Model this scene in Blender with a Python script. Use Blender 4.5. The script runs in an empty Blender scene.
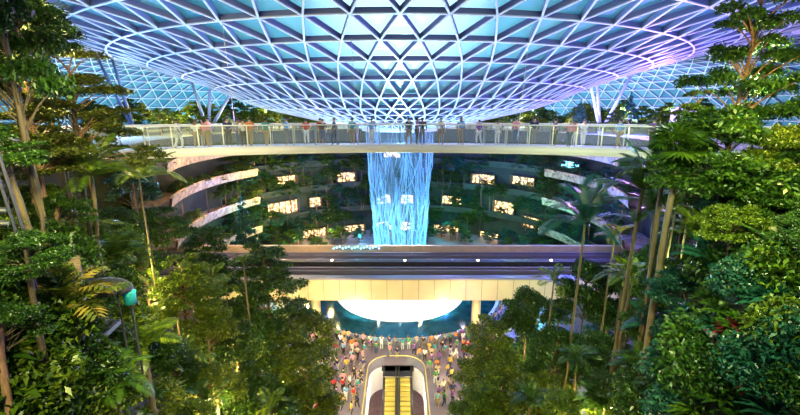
import bpy, math, random
import numpy as np
from mathutils import Vector, Matrix
PI = math.pi
R = math.radians
random.seed(7)
S = bpy.context.scene
COL = S.collection

# ------------------------------------------------------------------ camera
FPX = 400.0; PITCH = R(13.6); EYE = Vector((0, 0, 26.0))
cd = bpy.data.cameras.new('camera'); cam = bpy.data.objects.new('camera', cd); COL.objects.link(cam)
cam.location = EYE; cam.rotation_euler = (PI/2 - PITCH, 0, 0)
cd.sensor_width = 36; cd.lens = 36*FPX/800; cd.clip_end = 1000; cd.clip_start = 0.1
S.camera = cam
# ------------------------------------------------------------------ world, exposure
w = bpy.data.worlds.new('dusk'); S.world = w; w.use_nodes = True
wb = w.node_tree.nodes['Background']; wb.inputs[0].default_value = (0.10, 0.28, 0.62, 1); wb.inputs[1].default_value = 0.6
_n = w.node_tree.nodes; _l = w.node_tree.links                  # dusk sky: deep blue with a bright cyan afterglow ahead
_tc = _n.new('ShaderNodeTexCoord'); _dt = _n.new('ShaderNodeVectorMath'); _dt.operation = 'DOT_PRODUCT'; _dt.inputs[1].default_value = Vector((0, 1, .26)).normalized()
_l.new(_tc.outputs['Generated'], _dt.inputs[0]); _cr = _n.new('ShaderNodeValToRGB'); _l.new(_dt.outputs['Value'], _cr.inputs[0]); _e = _cr.color_ramp.elements
_e[0].position = 0.80; _e[0].color = (.03, .09, .30, 1); _e[1].position = .93; _e[1].color = (.05, .38, .65, 1)
_k = _e.new(.975); _k.color = (.5, 1.5, 2.0, 1); _k = _e.new(.995); _k.color = (3.2, 4.2, 4.6, 1)
_l.new(_cr.outputs[0], wb.inputs[0])
S.view_settings.view_transform = 'Standard'; S.view_settings.look = 'None'
S.view_settings.exposure = 0.35; S.view_settings.gamma = 1
S.view_settings.use_curve_mapping = False
S.cycles.use_denoising = True
S.cycles.max_bounces = 4; S.cycles.diffuse_bounces = 2; S.cycles.glossy_bounces = 2
S.cycles.transmission_bounces = 3; S.cycles.transparent_max_bounces = 16
S.cycles.sample_clamp_indirect = 3; S.cycles.sample_clamp_direct = 0
S.cycles.caustics_reflective = False; S.cycles.caustics_refractive = False

AX = Vector((0, 55, 0))           # axis of the waterfall
def lamp(kind, loc, power, color, aim=None, size=0.3, angle=90, blend=0.6):
    ld = bpy.data.lights.new('lamp', kind); ld.energy = power; ld.color = color
    ld.shadow_soft_size = size
    o = bpy.data.objects.new('flood_or_fill_lamp' if kind == 'SPOT' else 'glow_or_fill_lamp', ld); COL.objects.link(o); o.location = loc
    if kind == 'SPOT': ld.spot_size = R(angle); ld.spot_blend = blend
    if aim is not None: o.rotation_euler = (Vector(aim) - Vector(loc)).to_track_quat('-Z', 'Y').to_euler()
    return o
CY = (0.10, 0.62, 1.0); WH = (0.62, 0.86, 1.0); PU = (0.36, 0.22, 1.0); VI = (0.60, 0.25, 1.0); WM = (1.0, 0.72, 0.30); YG = (1.0, 0.82, 0.24)
TE = (0.05, 0.75, 0.70); BL = (0.06, 0.16, 1.0)
# floods that wash the funnel and the dome
lamp('SPOT', (0, 46, 13), 21000, (.35,.75,1), (0, 35, 32), 1.0, 120)
lamp('SPOT', (0, 41.5, 24.0), 1800, (.35,.75,1), (0, 25, 31), .5, 110)
# foliage lights on both slopes: uplights between the trees and unseen fill floods added by the camera
for sx in (-1, 1):
    for x, y, dz, pw, c in ((9.5, 10, 3, 260, YG), (12, 14, 4, 380, YG), (9, 16, 3.5, 420, YG), (14, 19, 4, 420, YG), (10, 20.5, 4.5, 520, YG), (8.5, 25, 5.5, 620, YG), (12.5, 25, 5, 520, YG), (17, 24, 5, 420, YG), (9, 31, 6, 620, YG), (14, 31, 6, 520, YG), (20, 30, 5, 420, YG), (16, 11, 6, 350, YG), (11, 12, 9, 350, YG)):
        if sx > 0 and (x > 11): c = (.25, .85, .45) if x > 15 else (.75, 1, .35); pw *= .7
        lamp('POINT', (sx*x, y, 0), pw*(3.0 if sx < 0 else 2.3), c, None, .25).location.z = dz + (1.6 if y < 17 else .3) - 900
    for y in (3, 8): lamp('SPOT', (sx*4.5, y-2, 27.5), 4200, (1, .93, .42) if sx < 0 else (.85, 1, .45), (sx*14, y+14, 13), .4, 84, .7)
    lamp('SPOT', (sx*2.5, 4, 25), 4200, (1, .93, .38), (sx*10, 25, 5), .4, 44, .6)
lamp('SPOT', (-24, 33, 17), 13000, (0.20, 0.50, 1.0), (-14, 36, 30), 1.0, 130)
lamp('SPOT', (24, 33, 17), 19000, (0.36, 0.20, 1.0), (14, 36, 30), 1.0, 130)
lamp('SPOT', (-30, 22, 22), 10000, (0.36, 0.52, 1.0), (-26, 30, 33), 1.0, 150)
lamp('SPOT', (30, 22, 22), 15000, (0.52, 0.26, 1.0), (26, 30, 33), 1.0, 150)
lamp('SPOT', (40, 60, 24), 42000, VI, (30, 50, 33), 1.0, 140)
lamp('SPOT', (-42, 60, 24), 16000, (0.35, 0.6, 1.0), (-30, 50, 33), 1.0, 140)
for a in (-62, -38, -14, 14, 38, 62):
    q = Vector((math.sin(R(a))*62, 55 + math.cos(R(a))*62, 23.5)); t = Vector((math.sin(R(a))*90, 55 + math.cos(R(a))*90, 29))
    lamp('SPOT', q, 34000, (0.55, 0.90, 1.0) if a < 30 else (0.6, 0.75, 1.0), t, 0.8, 150)
    q2 = Vector((math.sin(R(a))*48, 55 + math.cos(R(a))*48, 26.0))
    lamp('POINT', q2, 5500 if abs(a) > 20 else 1200, (1.0, 0.85, 0.35) if a < 20 else (0.85, 0.9, 0.55), None, 0.5)
# waterfall and basin
lamp('SPOT', (0, 55, 23.5), 36000, (0.75, 0.9, 1.0), (0, 55, 0), 0.6, 46, 0.3)
for x in (-5, -1.8, 1.8, 5): lamp('SPOT', (x, 45.4, 4.9), 4200, (1, .96, .88), (x*.8, 50, 0), .3, 85)  # unseen spots added under the viaduct to brighten the foam
for a in range(0, 360, 60):
    lamp('SPOT', (math.sin(R(a))*12, 55 - math.cos(R(a))*12, 1.5), 8000, (0.03, 0.50, 1.0), (0, 55, 14), 0.4, 75)
# guideway and plaza
for x in (-21, -7, 7, 21):
    lamp('SPOT', (x, 33.5, 13.0), 1300 if x < 0 else 850, (1.0, 0.78, 0.38), (x, 42, 6.0), 0.4, 100)
for x, y in ((-20, 47), (-12, 47)): lamp('SPOT', (x, y, 14), 2200, (1.0, 0.70, 0.42), (x, y, 7), 0.3, 100)
for x in (4, 16): lamp('SPOT', (x, 47, 16), 500, (0.6, 0.45, 1.0), (x, 47, 7), 0.3, 110)
for x, y, c in ((-8, 36, (1, .62, .5)), (8, 36, (.85, .5, .9)), (-5, 39.5, (1, .7, .4)), (5, 39.5, (1, .7, .45)), (-7, 30, (.6, .6, 1)), (8, 30, (1, .6, .5))):
    lamp('POINT', (x, y, 4.5), 420, c, None, 0.3)
for x, y, z, pw, c in ((14, 46, 2.2, 500, BL), (19, 45, 3, 500, BL), (22, 36, 7, 700, (.2, .1, 1)), (26, 40, 12, 900, PU), (20, 33, 6, 500, BL), (28, 34, 18, 700, PU), (-14, 45, 2.2, 300, (.2, .4, 1))):
    lamp('POINT', (x, y, z), pw, c, None, .3)
lamp('SPOT', (-0.4, 27.5, 5), 1500, (1, .92, .75), (-0.4, 36, -2), 0.3, 70)
# ------------------------------------------------------------------ small maths
CC, SS = math.cos(PITCH), math.sin(PITCH)
def ray(px, py):
    u = (px-400)/FPX; v = (207.5-py)/FPX
    return Vector((u, CC + v*SS, -SS + v*CC))      # length 1 along the optical axis
def pt(px, py, s):                                  # point seen at px, py at ground distance s
    d = ray(px, py); return EYE + d*(s/math.hypot(d.x, d.y))
def zat(px, py, z):
    d = ray(px, py); return EYE + d*((z-EYE.z)/d.z)
def depth(p): return (p.y*CC - (p.z-26)*SS)
def sm(t): t = max(0., min(1., t)); return t*t*(3-2*t)
TOP = 22.3
def H(x, y):
    a = abs(x); r = math.hypot(x, y-55)
    k = max(0., min(1., (y-15)/19)); wa = 7.5*(1-k) + 20*k; a0 = 6*(1-k) + 8.5*k
    if y < 16: q_ = max(0., min(1., (y-9)/7)); a0 = 2.6 + 3.4*q_; wa = 6 + 1.5*q_
    k2 = max(0., min(1., (y-33)/20)); wr = 14*(1-k2) + 1.2*k2
    t = min((a-a0)/wa if y < 45 else 9, (r-30.5)/wr)
    return TOP*sm(t)
def hit(px, py):
    d = ray(px, py); t = 4.0
    while t < 120:
        p = EYE + d*t
        if p.z < H(p.x, p.y): return p
        t += 0.15
    return p
for o in S.objects:                                # the slope lamps stand on the ground below them
    if o.type == 'LIGHT' and o.location.z < -500: o.location.z = H(o.location.x, o.location.y) + o.location.z + 900
prof = [(4.9,-2.3),(8,-1.9),(13.3,-.7),(16.5,.0),(19.4,.95),(22.4,2.3),(25.4,3.35),(28.3,4.25),(33,5.6),(40,7.3),(50,9.3),(60,10.6),(68,10.6),(78,8.6),(86,4.6),(92,-1),(95,-6)]
PR = np.array([p[0] for p in prof]); PH = np.array([p[1] for p in prof])
PT = np.gradient(PH, PR)
def roofz(r):                     # smooth profile of the toroidal glass roof
    r = max(PR[0], min(PR[-1]-1e-6, r)); i = int(np.searchsorted(PR, r, 'right'))-1; h = PR[i+1]-PR[i]; t = (r-PR[i])/h
    return 26.0 + float((2*t**3-3*t*t+1)*PH[i] + (t**3-2*t*t+t)*h*PT[i] + (3*t*t-2*t**3)*PH[i+1] + (t**3-t*t)*h*PT[i+1])

# ------------------------------------------------------------------ materials
def mat(name, color, rough=0.6, metal=0.0, emit=None, estr=0.0, noise=None, nscale=4.0, spec=0.5, trans=0.0, bump=0.0):
    m = bpy.data.materials.new(name); m.use_nodes = True; nt = m.node_tree; N = nt.nodes; L = nt.links
    b = N['Principled BSDF']; b.inputs['Base Color'].default_value = (*color, 1); b.inputs['Roughness'].default_value = rough
    b.inputs['Metallic'].default_value = metal; b.inputs['Specular IOR Level'].default_value = spec
    if emit: b.inputs['Emission Color'].default_value = (*emit, 1); b.inputs['Emission Strength'].default_value = estr
    if noise:
        tc = N.new('ShaderNodeTexCoord'); n = N.new('ShaderNodeTexNoise'); n.inputs['Scale'].default_value = nscale; n.inputs['Detail'].default_value = 4
        L.new(tc.outputs['Object'], n.inputs['Vector'])
        cr = N.new('ShaderNodeValToRGB'); cr.color_ramp.elements[0].position = 0.35; cr.color_ramp.elements[1].position = 0.65
        cr.color_ramp.elements[0].color = (*color, 1); cr.color_ramp.elements[1].color = (*noise, 1)
        L.new(n.outputs[0], cr.inputs[0]); L.new(cr.outputs[0], b.inputs['Base Color'])
        if bump:
            bp = N.new('ShaderNodeBump'); bp.inputs['Strength'].default_value = bump; L.new(n.outputs[0], bp.inputs['Height']); L.new(bp.outputs[0], b.inputs['Normal'])
    return m
def leafmat(name, c1, c2, c3=None, tl=0.35):
    m = bpy.data.materials.new(name); m.use_nodes = True; nt = m.node_tree; N = nt.nodes; L = nt.links
    b = N['Principled BSDF']; b.inputs['Roughness'].default_value = 0.36; b.inputs['Specular IOR Level'].default_value = 0.55
    geo = N.new('ShaderNodeNewGeometry'); oi = N.new('ShaderNodeObjectInfo')
    ri = N.new('ShaderNodeMath'); ri.operation = 'ADD'
    tc = N.new('ShaderNodeTexCoord'); n = N.new('ShaderNodeTexNoise'); n.inputs['Scale'].default_value = 1.3; L.new(tc.outputs['Object'], n.inputs['Vector'])
    mu = N.new('ShaderNodeMath'); mu.operation = 'MULTIPLY'; mu.inputs[1].default_value = 0.3; L.new(oi.outputs['Random'], mu.inputs[0])
    L.new(mu.outputs[0], ri.inputs[0]); L.new(n.outputs[0], ri.inputs[1])
    m2 = N.new('ShaderNodeMath'); m2.operation = 'MULTIPLY_ADD'; m2.inputs[1].default_value = 0.8; L.new(geo.outputs['Random Per Island'], m2.inputs[0]); L.new(ri.outputs[0], m2.inputs[2])
    cr = N.new('ShaderNodeValToRGB'); e = cr.color_ramp.elements; e[0].position = 0.35
    e[1].position = 1.0; e[0].color = (*c1, 1); e[1].color = (*c2, 1)
    if c3: k = e.new(0.78); k.color = (*c2, 1); e[-1].color = (*c3, 1)
    m3 = N.new('ShaderNodeMath'); m3.operation = 'MULTIPLY'; m3.inputs[1].default_value = .62; L.new(m2.outputs[0], m3.inputs[0])
    L.new(m3.outputs[0], cr.inputs[0]); L.new(cr.outputs[0], b.inputs['Base Color'])
    t = N.new('ShaderNodeBsdfTranslucent'); L.new(cr.outputs[0], t.inputs[0])
    mx = N.new('ShaderNodeMixShader'); mx.inputs[0].default_value = tl; L.new(b.outputs[0], mx.inputs[1]); L.new(t.outputs[0], mx.inputs[2])
    L.new(mx.outputs[0], N['Material Output'].inputs[0]); return m
def glassmat(name, color, alpha, rough=0.15):
    m = bpy.data.materials.new(name); m.use_nodes = True; nt = m.node_tree; N = nt.nodes; L = nt.links
    b = N['Principled BSDF']; b.inputs['Base Color'].default_value = (*color, 1); b.inputs['Roughness'].default_value = rough
    t = N.new('ShaderNodeBsdfTransparent'); t.inputs[0].default_value = (0.92, 0.97, 1, 1)
    mx = N.new('ShaderNodeMixShader'); mx.inputs[0].default_value = alpha; L.new(t.outputs[0], mx.inputs[1]); L.new(b.outputs[0], mx.inputs[2])
    L.new(mx.outputs[0], N['Material Output'].inputs[0]); return m
M = dict(
 web=mat('shade tinted steel web', (.16,.19,.38), .45),  # shade on the beam sides put into the web colour
 beam=mat('painted steel', (.62,.68,.78), .45), white=mat('white coated panel', (.86,.84,.97), .4),
 dark=mat('dark track bed', (.018,.016,.024), .5, noise=(.035,.03,.04), nscale=2), rail=mat('pale rail', (.20,.18,.23), .35, .3),
 cream=mat('cream cladding', (.50,.43,.29), .42, noise=(.44,.37,.25), nscale=.5), creamhi=mat('cream concrete', (.60,.42,.26), .6, noise=(.50,.36,.22), nscale=1.2),
 joint=mat('dark joint', (.12,.10,.07), .6), soil=mat('dark planted soil', (.022,.028,.012), .9, noise=(.05,.05,.02), nscale=.9),
 stone=mat('tan stone', (.17,.11,.075), .8, noise=(.27,.19,.13), nscale=2.5, bump=.3), ledge=mat('tan stone parapet', (.40,.29,.20), .85, noise=(.16,.11,.08), nscale=1.8, bump=.4),
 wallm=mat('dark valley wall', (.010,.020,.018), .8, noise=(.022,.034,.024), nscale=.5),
 plaza=mat('polished stone floor', (.16,.13,.17), .3, noise=(.24,.19,.22), nscale=.5), plat=mat('park ground', (.22,.21,.16), .9),
 pool=mat('dark pool water', (.004,.05,.075), .08, noise=(.01,.10,.14), nscale=.8, bump=.15), foam=mat('white foaming water', (.92,.93,.90), .7),
 steel=mat('brushed steel', (.5,.5,.5), .3, .8), black=mat('black rubber', (.012,.012,.014), .4), blackm=mat('black painted metal', (.02,.02,.03), .45),
 ystep=mat('yellow lit metal tread', (.62,.50,.14), .4, .2), wallw=mat('white wall panel', (.85,.80,.72), .5), pink=mat('pink stone floor', (.42,.26,.27), .5, noise=(.55,.36,.36), nscale=3),
 warm=mat('warm lit shop interior', (.7,.5,.3), .6, emit=(1,.58,.24), estr=2.6, noise=(.15,.08,.04), nscale=1.6),
 warmw=mat('white lit shop interior', (.8,.7,.6), .6, emit=(1,.78,.52), estr=3.5), cyanwin=mat('cyan lit shop interior', (.3,.7,.8), .6, emit=(.25,.8,1), estr=2.4),
 frame=mat('dark window frame', (.03,.025,.02), .5), lampw=mat('lit lamp lens', (1,1,1), .5, emit=(1,.85,.6), estr=12), lampb=mat('blue lamp lens', (1,1,1), .5, emit=(.1,.5,1), estr=10),
 bark=mat('brown bark', (.11,.05,.025), .85, noise=(.34,.19,.10), nscale=5, bump=.4), barkp=mat('pale palm trunk', (.17,.12,.06), .7, noise=(.10,.075,.04), nscale=3), barkw=mat('grey tan bark', (.085,.06,.03), .8, noise=(.05,.035,.02), nscale=6),
 glass=glassmat('balustrade glass', (.80,.88,.95), .11, .1),
 blue=mat('blue painted column', (.25,.38,.85), .5), lilac=mat('lilac fabric', (.60,.45,.85), .7),
 awn=mat('black fabric roof', (.015,.015,.02), .6), teal=mat('teal plastic', (.02,.45,.5), .5),
 skin=mat('skin', (.55,.33,.22), .6), skin2=mat('dark skin', (.25,.13,.08), .6), hair=mat('black hair', (.015,.012,.01), .5), hairb=mat('brown hair', (.09,.045,.02), .5),
)
GR = dict(a=leafmat('yellow green leaves', (.03,.06,.004), (.13,.18,.010), (.32,.34,.02)), b=leafmat('deep green leaves', (.008,.030,.004), (.035,.095,.008), (.10,.18,.012)),
 c=leafmat('fresh green leaves', (.02,.06,.005), (.11,.18,.010), (.28,.33,.02)), d=leafmat('olive leaves', (.05,.07,.01), (.15,.16,.02)),
 r=leafmat('crimson leaves', (.05,.003,.008), (.26,.010,.03)), o=leafmat('bronze striped leaves', (.06,.09,.01), (.26,.20,.03), (.42,.26,.05)),
 t=leafmat('blue green leaves', (.008,.045,.026), (.022,.12,.07)), p=leafmat('palm leaves', (.015,.05,.005), (.07,.15,.010)))
for k_ in ('warm', 'warmw'):                              # shelves, lamps and people break up the shop light
    nt = M[k_].node_tree; tc = nt.nodes.new('ShaderNodeTexCoord'); vz = nt.nodes.new('ShaderNodeTexVoronoi'); vz.inputs['Scale'].default_value = 1.7
    mr = nt.nodes.new('ShaderNodeMapRange'); mr.inputs[1].default_value = .15; mr.inputs[2].default_value = .62; mr.inputs[3].default_value = 4.2 if k_ == 'warm' else 4.5; mr.inputs[4].default_value = .12
    nt.links.new(tc.outputs['Object'], vz.inputs['Vector']); nt.links.new(vz.outputs['Distance'], mr.inputs[0]); nt.links.new(mr.outputs[0], nt.nodes['Principled BSDF'].inputs['Emission Strength'])
# roof glass
def roofglass():
    m = bpy.data.materials.new('dome glass'); m.use_nodes = True; nt = m.node_tree; N = nt.nodes; L = nt.links
    b = N['Principled BSDF']; b.inputs['Roughness'].default_value = .35
    geo = N.new('ShaderNodeNewGeometry'); cr = N.new('ShaderNodeValToRGB')
    cr.color_ramp.elements[0].color = (.08,.36,.50,1); cr.color_ramp.elements[1].color = (.32,.68,.80,1)
    L.new(geo.outputs['Random Per Island'], cr.inputs[0]); L.new(cr.outputs[0], b.inputs['Base Color'])
    t = N.new('ShaderNodeBsdfTransparent'); t.inputs[0].default_value = (.7,.9,1,1)
    mx = N.new('ShaderNodeMixShader'); mx.inputs[0].default_value = .55; L.new(t.outputs[0], mx.inputs[1]); L.new(b.outputs[0], mx.inputs[2])
    L.new(mx.outputs[0], N['Material Output'].inputs[0]); return m
M['rglass'] = roofglass()
def watermat(name, scale, lo, hi, col=(.55,.85,1)):
    m = bpy.data.materials.new(name); m.use_nodes = True; nt = m.node_tree; N = nt.nodes; L = nt.links
    b = N['Principled BSDF']; b.inputs['Base Color'].default_value = (*col, 1); b.inputs['Roughness'].default_value = .6
    tl = N.new('ShaderNodeBsdfTranslucent'); tl.inputs[0].default_value = (*col, 1)
    m1 = N.new('ShaderNodeMixShader'); m1.inputs[0].default_value = .6; L.new(b.outputs[0], m1.inputs[1]); L.new(tl.outputs[0], m1.inputs[2])
    tc = N.new('ShaderNodeTexCoord'); mp = N.new('ShaderNodeMapping'); mp.inputs['Scale'].default_value = (scale, scale, .10)
    n = N.new('ShaderNodeTexNoise'); n.inputs['Scale'].default_value = 1; n.inputs['Detail'].default_value = 5
    L.new(tc.outputs['Object'], mp.inputs[0]); L.new(mp.outputs[0], n.inputs['Vector'])
    mr = N.new('ShaderNodeMapRange'); mr.inputs[1].default_value = .42; mr.inputs[2].default_value = .68; mr.inputs[3].default_value = lo; mr.inputs[4].default_value = hi
    L.new(n.outputs[0], mr.inputs[0])
    t = N.new('ShaderNodeBsdfTransparent'); mx = N.new('ShaderNodeMixShader'); L.new(mr.outputs[0], mx.inputs[0]); L.new(t.outputs[0], mx.inputs[1]); L.new(m1.outputs[0], mx.inputs[2])
    L.new(mx.outputs[0], N['Material Output'].inputs[0]); return m
M['water'] = watermat('falling water', 3.0, .03, .42, (.35,.72,1)); M['strand'] = watermat('water strand', 1.0, .4, .85, (.40,.80,1))

# ------------------------------------------------------------------ mesh helpers
class MB:
    def __init__(s): s.v = []; s.f = []
    def add(s, vs, fs):
        o = len(s.v); s.v += [tuple(v) for v in vs]; s.f += [tuple(i+o for i in f) for f in fs]
    def box(s, c, d, rz=0, rot=None):
        m = rot or Matrix.Rotation(rz, 3, 'Z'); c = Vector(c)
        vs = [c + m @ Vector((x*d[0]/2, y*d[1]/2, z*d[2]/2)) for x in (-1,1) for y in (-1,1) for z in (-1,1)]
        s.add(vs, [(0,1,3,2),(4,6,7,5),(0,4,5,1),(2,3,7,6),(0,2,6,4),(1,5,7,3)])
    def tube(s, pts, rad, n=8, cap=True):
        pts = [Vector(p) for p in pts]; k = len(pts); rr = rad if isinstance(rad, (list, tuple)) else [rad]*k
        vs = []; 
        for i, p in enumerate(pts):
            d = (pts[min(i+1,k-1)] - pts[max(i-1,0)]).normalized()
            a = d.cross(Vector((0,0,1))) if abs(d.z) < .95 else d.cross(Vector((1,0,0)))
            a.normalize(); b = d.cross(a)
            for j in range(n):
                t = 2*PI*j/n; vs.append(p + (a*math.cos(t) + b*math.sin(t))*rr[i])
        fs = [(i*n+j, i*n+(j+1)%n, (i+1)*n+(j+1)%n, (i+1)*n+j) for i in range(k-1) for j in range(n)]
        if cap: fs += [tuple(range(n-1,-1,-1)), tuple((k-1)*n+j for j in range(n))]
        s.add(vs, fs)
    def lathe(s, pr, n=48, c=(0,0,0), a0=0, a1=2*PI):
        full = abs(a1-a0-2*PI) < 1e-6; m = n if full else n+1; c = Vector(c)
        vs = [c + Vector((r*math.sin(a0+(a1-a0)*j/n), r*math.cos(a0+(a1-a0)*j/n), z)) for r, z in pr for j in range(m)]
        fs = [(i*m+j, i*m+(j+1)%m, (i+1)*m+(j+1)%m, (i+1)*m+j) for i in range(len(pr)-1) for j in range(n)]
        s.add(vs, fs)
    def obj(s, name, m, parent=None, smooth=False):
        me = bpy.data.meshes.new(name); me.from_pydata(s.v, [], s.f); me.update()
        if smooth: me.polygons.foreach_set('use_smooth', [True]*len(me.polygons))
        return mk(name, me, m, parent)
def mk(name, me, m, parent=None):
    if m is not None and not me.materials: me.materials.append(m)
    o = bpy.data.objects.new(name, me); COL.objects.link(o)
    if parent: o.parent = parent
    return o
def tag(o, label=None, cat=None, group=None, kind=None):
    if label: o['label'] = label
    if cat: o['category'] = cat
    if group: o['group'] = group
    if kind: o['kind'] = kind
    return o
def emp(name, loc=(0,0,0), rz=0, **k):
    o = bpy.data.objects.new(name, None); COL.objects.link(o); o.location = loc; o.rotation_euler = (0,0,rz); o.empty_display_size = .1
    return tag(o, **k)
def struct(o, label=None): o['kind'] = 'structure'; return tag(o, label)
def clone(o, parent=None, name=None):
    c = o.copy(); COL.objects.link(c); c.parent = parent
    if name: c.name = name
    for ch in [x for x in KIDS.get(o.name, [])]: clone(ch, c)
    return c
KIDS = {}
def quads(name, V, m):                                # V: (n,4,3) array -> mesh of separate quads
    n = len(V); me = bpy.data.meshes.new(name); me.vertices.add(n*4); me.vertices.foreach_set('co', V.reshape(-1).astype(np.float32))
    me.loops.add(n*4); me.loops.foreach_set('vertex_index', np.arange(n*4, dtype=np.int32))
    me.polygons.add(n); me.polygons.foreach_set('loop_start', np.arange(0, n*4, 4, dtype=np.int32)); me.polygons.foreach_set('loop_total', np.full(n, 4, dtype=np.int32))
    me.update(calc_edges=True); me.materials.append(m); return me
def leafquads(P, L, Wd, rng, tilt=.9, droop=.15):
    n = len(P); nrm = np.array([0,0,1.]) + rng.normal(0, tilt, (n,3)); nrm /= np.linalg.norm(nrm, axis=1)[:,None]
    t = rng.normal(0, 1, (n,3)); d = np.cross(nrm, t); d /= np.linalg.norm(d, axis=1)[:,None]; s = np.cross(nrm, d)
    l = (L*rng.uniform(.7,1.25,n))[:,None]; wv = l*Wd/L
    a = P - d*l/2; b = P + s*wv/2 + nrm*wv*.15; c = P + d*l/2; c[:,2] -= l[:,0]*droop; e = P - s*wv/2 + nrm*wv*.15
    return np.stack([a,b,c,e], 1)
exec_mark = 0

# ================================================================== SETTING
# terrain grid
def grid(name, x0, x1, y0, y1, st, m, zf, keep=None):
    nx = int((x1-x0)/st)+1; ny = int((y1-y0)/st)+1
    v = [(x0+i*st, y0+j*st, zf(x0+i*st, y0+j*st)) for j in range(ny) for i in range(nx)]
    f = [(j*nx+i, j*nx+i+1, (j+1)*nx+i+1, (j+1)*nx+i) for j in range(ny-1) for i in range(nx-1) if keep is None or keep(x0+(i+.5)*st, y0+(j+.5)*st)]
    me = bpy.data.meshes.new(name); me.from_pydata(v, [], f); me.update(); me.polygons.foreach_set('use_smooth', [True]*len(f)); return mk(name, me, m)
struct(grid('ground_left', -60, -2.2, 4, 56, .8, M['soil'], lambda x, y: H(x,y) - .05, lambda x,y: H(x,y) > .02))
struct(grid('ground_right', 2.2, 60.2, 4, 56, .8, M['soil'], lambda x, y: H(x,y) - .05, lambda x,y: H(x,y) > .02))
# plaza floor with the rounded escalator opening
EX, EY = -.35, 36.9            # opening centre x, far end y
def opening(n=10, hw=2.75, rc=2.0, grow=0.0):
    hw += grow; y = EY + grow; rc += grow; p = [(EX-hw, 8)]
    for k in range(n+1): t = PI - PI/2*k/n; p.append((EX-hw+rc+math.cos(t)*rc, y-rc+math.sin(t)*rc))
    for k in range(n+1): t = PI/2 - PI/2*k/n; p.append((EX+hw-rc+math.cos(t)*rc, y-rc+math.sin(t)*rc))
    p.append((EX+hw, 8)); return p
op = opening(); b = MB()
nn = len(op); outer = []
for x, y in op:                  # fan the floor outwards from the opening
    outer.append((-34, y) if x < EX and y < EY-2.01 else (34, y) if x > EX and y < EY-2.01 else (EX + (x-EX)*12, 41 if abs(x-EX) < 3 else 41))
outer[0] = (-34, 8); outer[-1] = (34, 8)
b.add([(x,y,0) for x,y in op] + [(x,y,0) for x,y in outer], [(i, i+1, nn+i+1, nn+i) for i in range(nn-1)])
b.box((0, 63.4, -.1), (70, 44.8, .2)); struct(b.obj('floor', M['plaza']))
b = MB(); b.add([(x,y,0) for x,y in op] + [(x,y,-.9) for x,y in op], [(i, nn+i, nn+i+1, i+1) for i in range(nn-1)]); 
b.add([(x,y,-.9) for x,y in op] + [(x,y,-2.7) for x,y in op], [(i, nn+i, nn+i+1, i+1) for i in range(nn-1)]); struct(b.obj('trim_1', M['wallw']))
b = MB(); b.box((0, 25, -5.6), (40, 40, .2)); struct(b.obj('floor', M['pink']))
b = MB(); b.box((0, 45, -4.1), (40, .2, 2.8)); struct(b.obj('wall_lower', M['wallw']))
# valley wall, ledges and park plateau
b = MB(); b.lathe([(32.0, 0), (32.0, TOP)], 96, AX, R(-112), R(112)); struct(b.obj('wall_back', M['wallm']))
b = MB(); b.lathe([(31.9, TOP), (60, TOP+.05), (96, TOP)], 96, AX, R(-118), R(118)); struct(b.obj('ground', M['plat']))
LV = [5.2, 10.4, 15.4, 19.4]
for i, z in enumerate(LV):
    for side, (a0, a1, rr) in () if False else dict(left=(-112, -61, 28.2), back=(-61, 62, 30.6), right=(62, 112, 28.2)).items():
        b = MB(); r2 = 32.0
        if side == 'back' and z > 18: continue
        b.lathe([(r2, z-.35), (rr, z-.35), (rr-.25, z+.9), (rr, z+.95), (rr+.15, z+.05), (r2, z+.05)], 40, AX, R(a0), R(a1))
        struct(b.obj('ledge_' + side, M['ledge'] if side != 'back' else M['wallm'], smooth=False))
# roof: nodes, beams, panels
rings = [4.9, 7.0, 9.4, 11.8, 14.4, 17.0, 19.6, 22.4, 25.4, 28.3, 31.3, 34.4, 37.6, 40.8, 44.1, 47.4, 50.7, 54.1, 57.6, 61.0]
rings2 = [61.0, 64, 67, 70, 73, 76, 79, 82, 85, 88, 90.5, 92.8, 94.8]
def rn(r, k, n, off):
    a = 2*PI*(k + off)/n
    return Vector((math.sin(a)*r, 55 - math.cos(a)*r, roofz(r)))
def rnorm(r, a):
    dz = (roofz(r+.5) - roofz(r-.5)); t = Vector((-dz, 1)); t.normalize()
    return Vector((math.sin(a)*t.x, -math.cos(a)*t.x, t.y))
def beam(b, p, q, n, wd, dp):
    d = (q-p).normalized(); s = d.cross(n).normalized(); u = n*dp
    vs = [p-s*wd, p+s*wd, q-s*wd, q+s*wd]; vs += [v+u for v in vs]
    b.add(vs, [(0,1,3,2),(0,2,6,4),(1,5,7,3)])
def lattice(rs, n, wd, dp, name, ok):
    b = MB(); g = MB(); wb_ = MB()
    for i, r in enumerate(rs):
        off = .5*(i % 2)
        for k in range(n):
            a = 2*PI*(k+off)/n; p = rn(r, k, n, off)
            if not ok(p): continue
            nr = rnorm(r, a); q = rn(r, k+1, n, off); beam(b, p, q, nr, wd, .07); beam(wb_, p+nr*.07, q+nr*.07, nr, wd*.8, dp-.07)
            if i+1 < len(rs):
                o2 = .5*((i+1) % 2); kk = k-1 if o2 > off else k     # the two neighbours outwards
                u1 = rn(rs[i+1], kk, n, o2); u2 = rn(rs[i+1], kk+1, n, o2)
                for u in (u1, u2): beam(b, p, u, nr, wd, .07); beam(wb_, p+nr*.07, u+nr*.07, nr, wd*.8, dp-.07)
                up = nr*(dp+.04)
                g.add([p+up, u1+up, u2+up], [(0,1,2)]); g.add([p+up, u2+up, q+up], [(0,1,2)])
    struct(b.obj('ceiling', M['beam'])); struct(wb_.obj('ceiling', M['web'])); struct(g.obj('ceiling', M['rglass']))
vis = lambda p: p.y > -6 and abs(p.x) < (p.y+8)*1.25+4
lattice(rings, 72, .06, .40, 'inner', vis)
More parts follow.
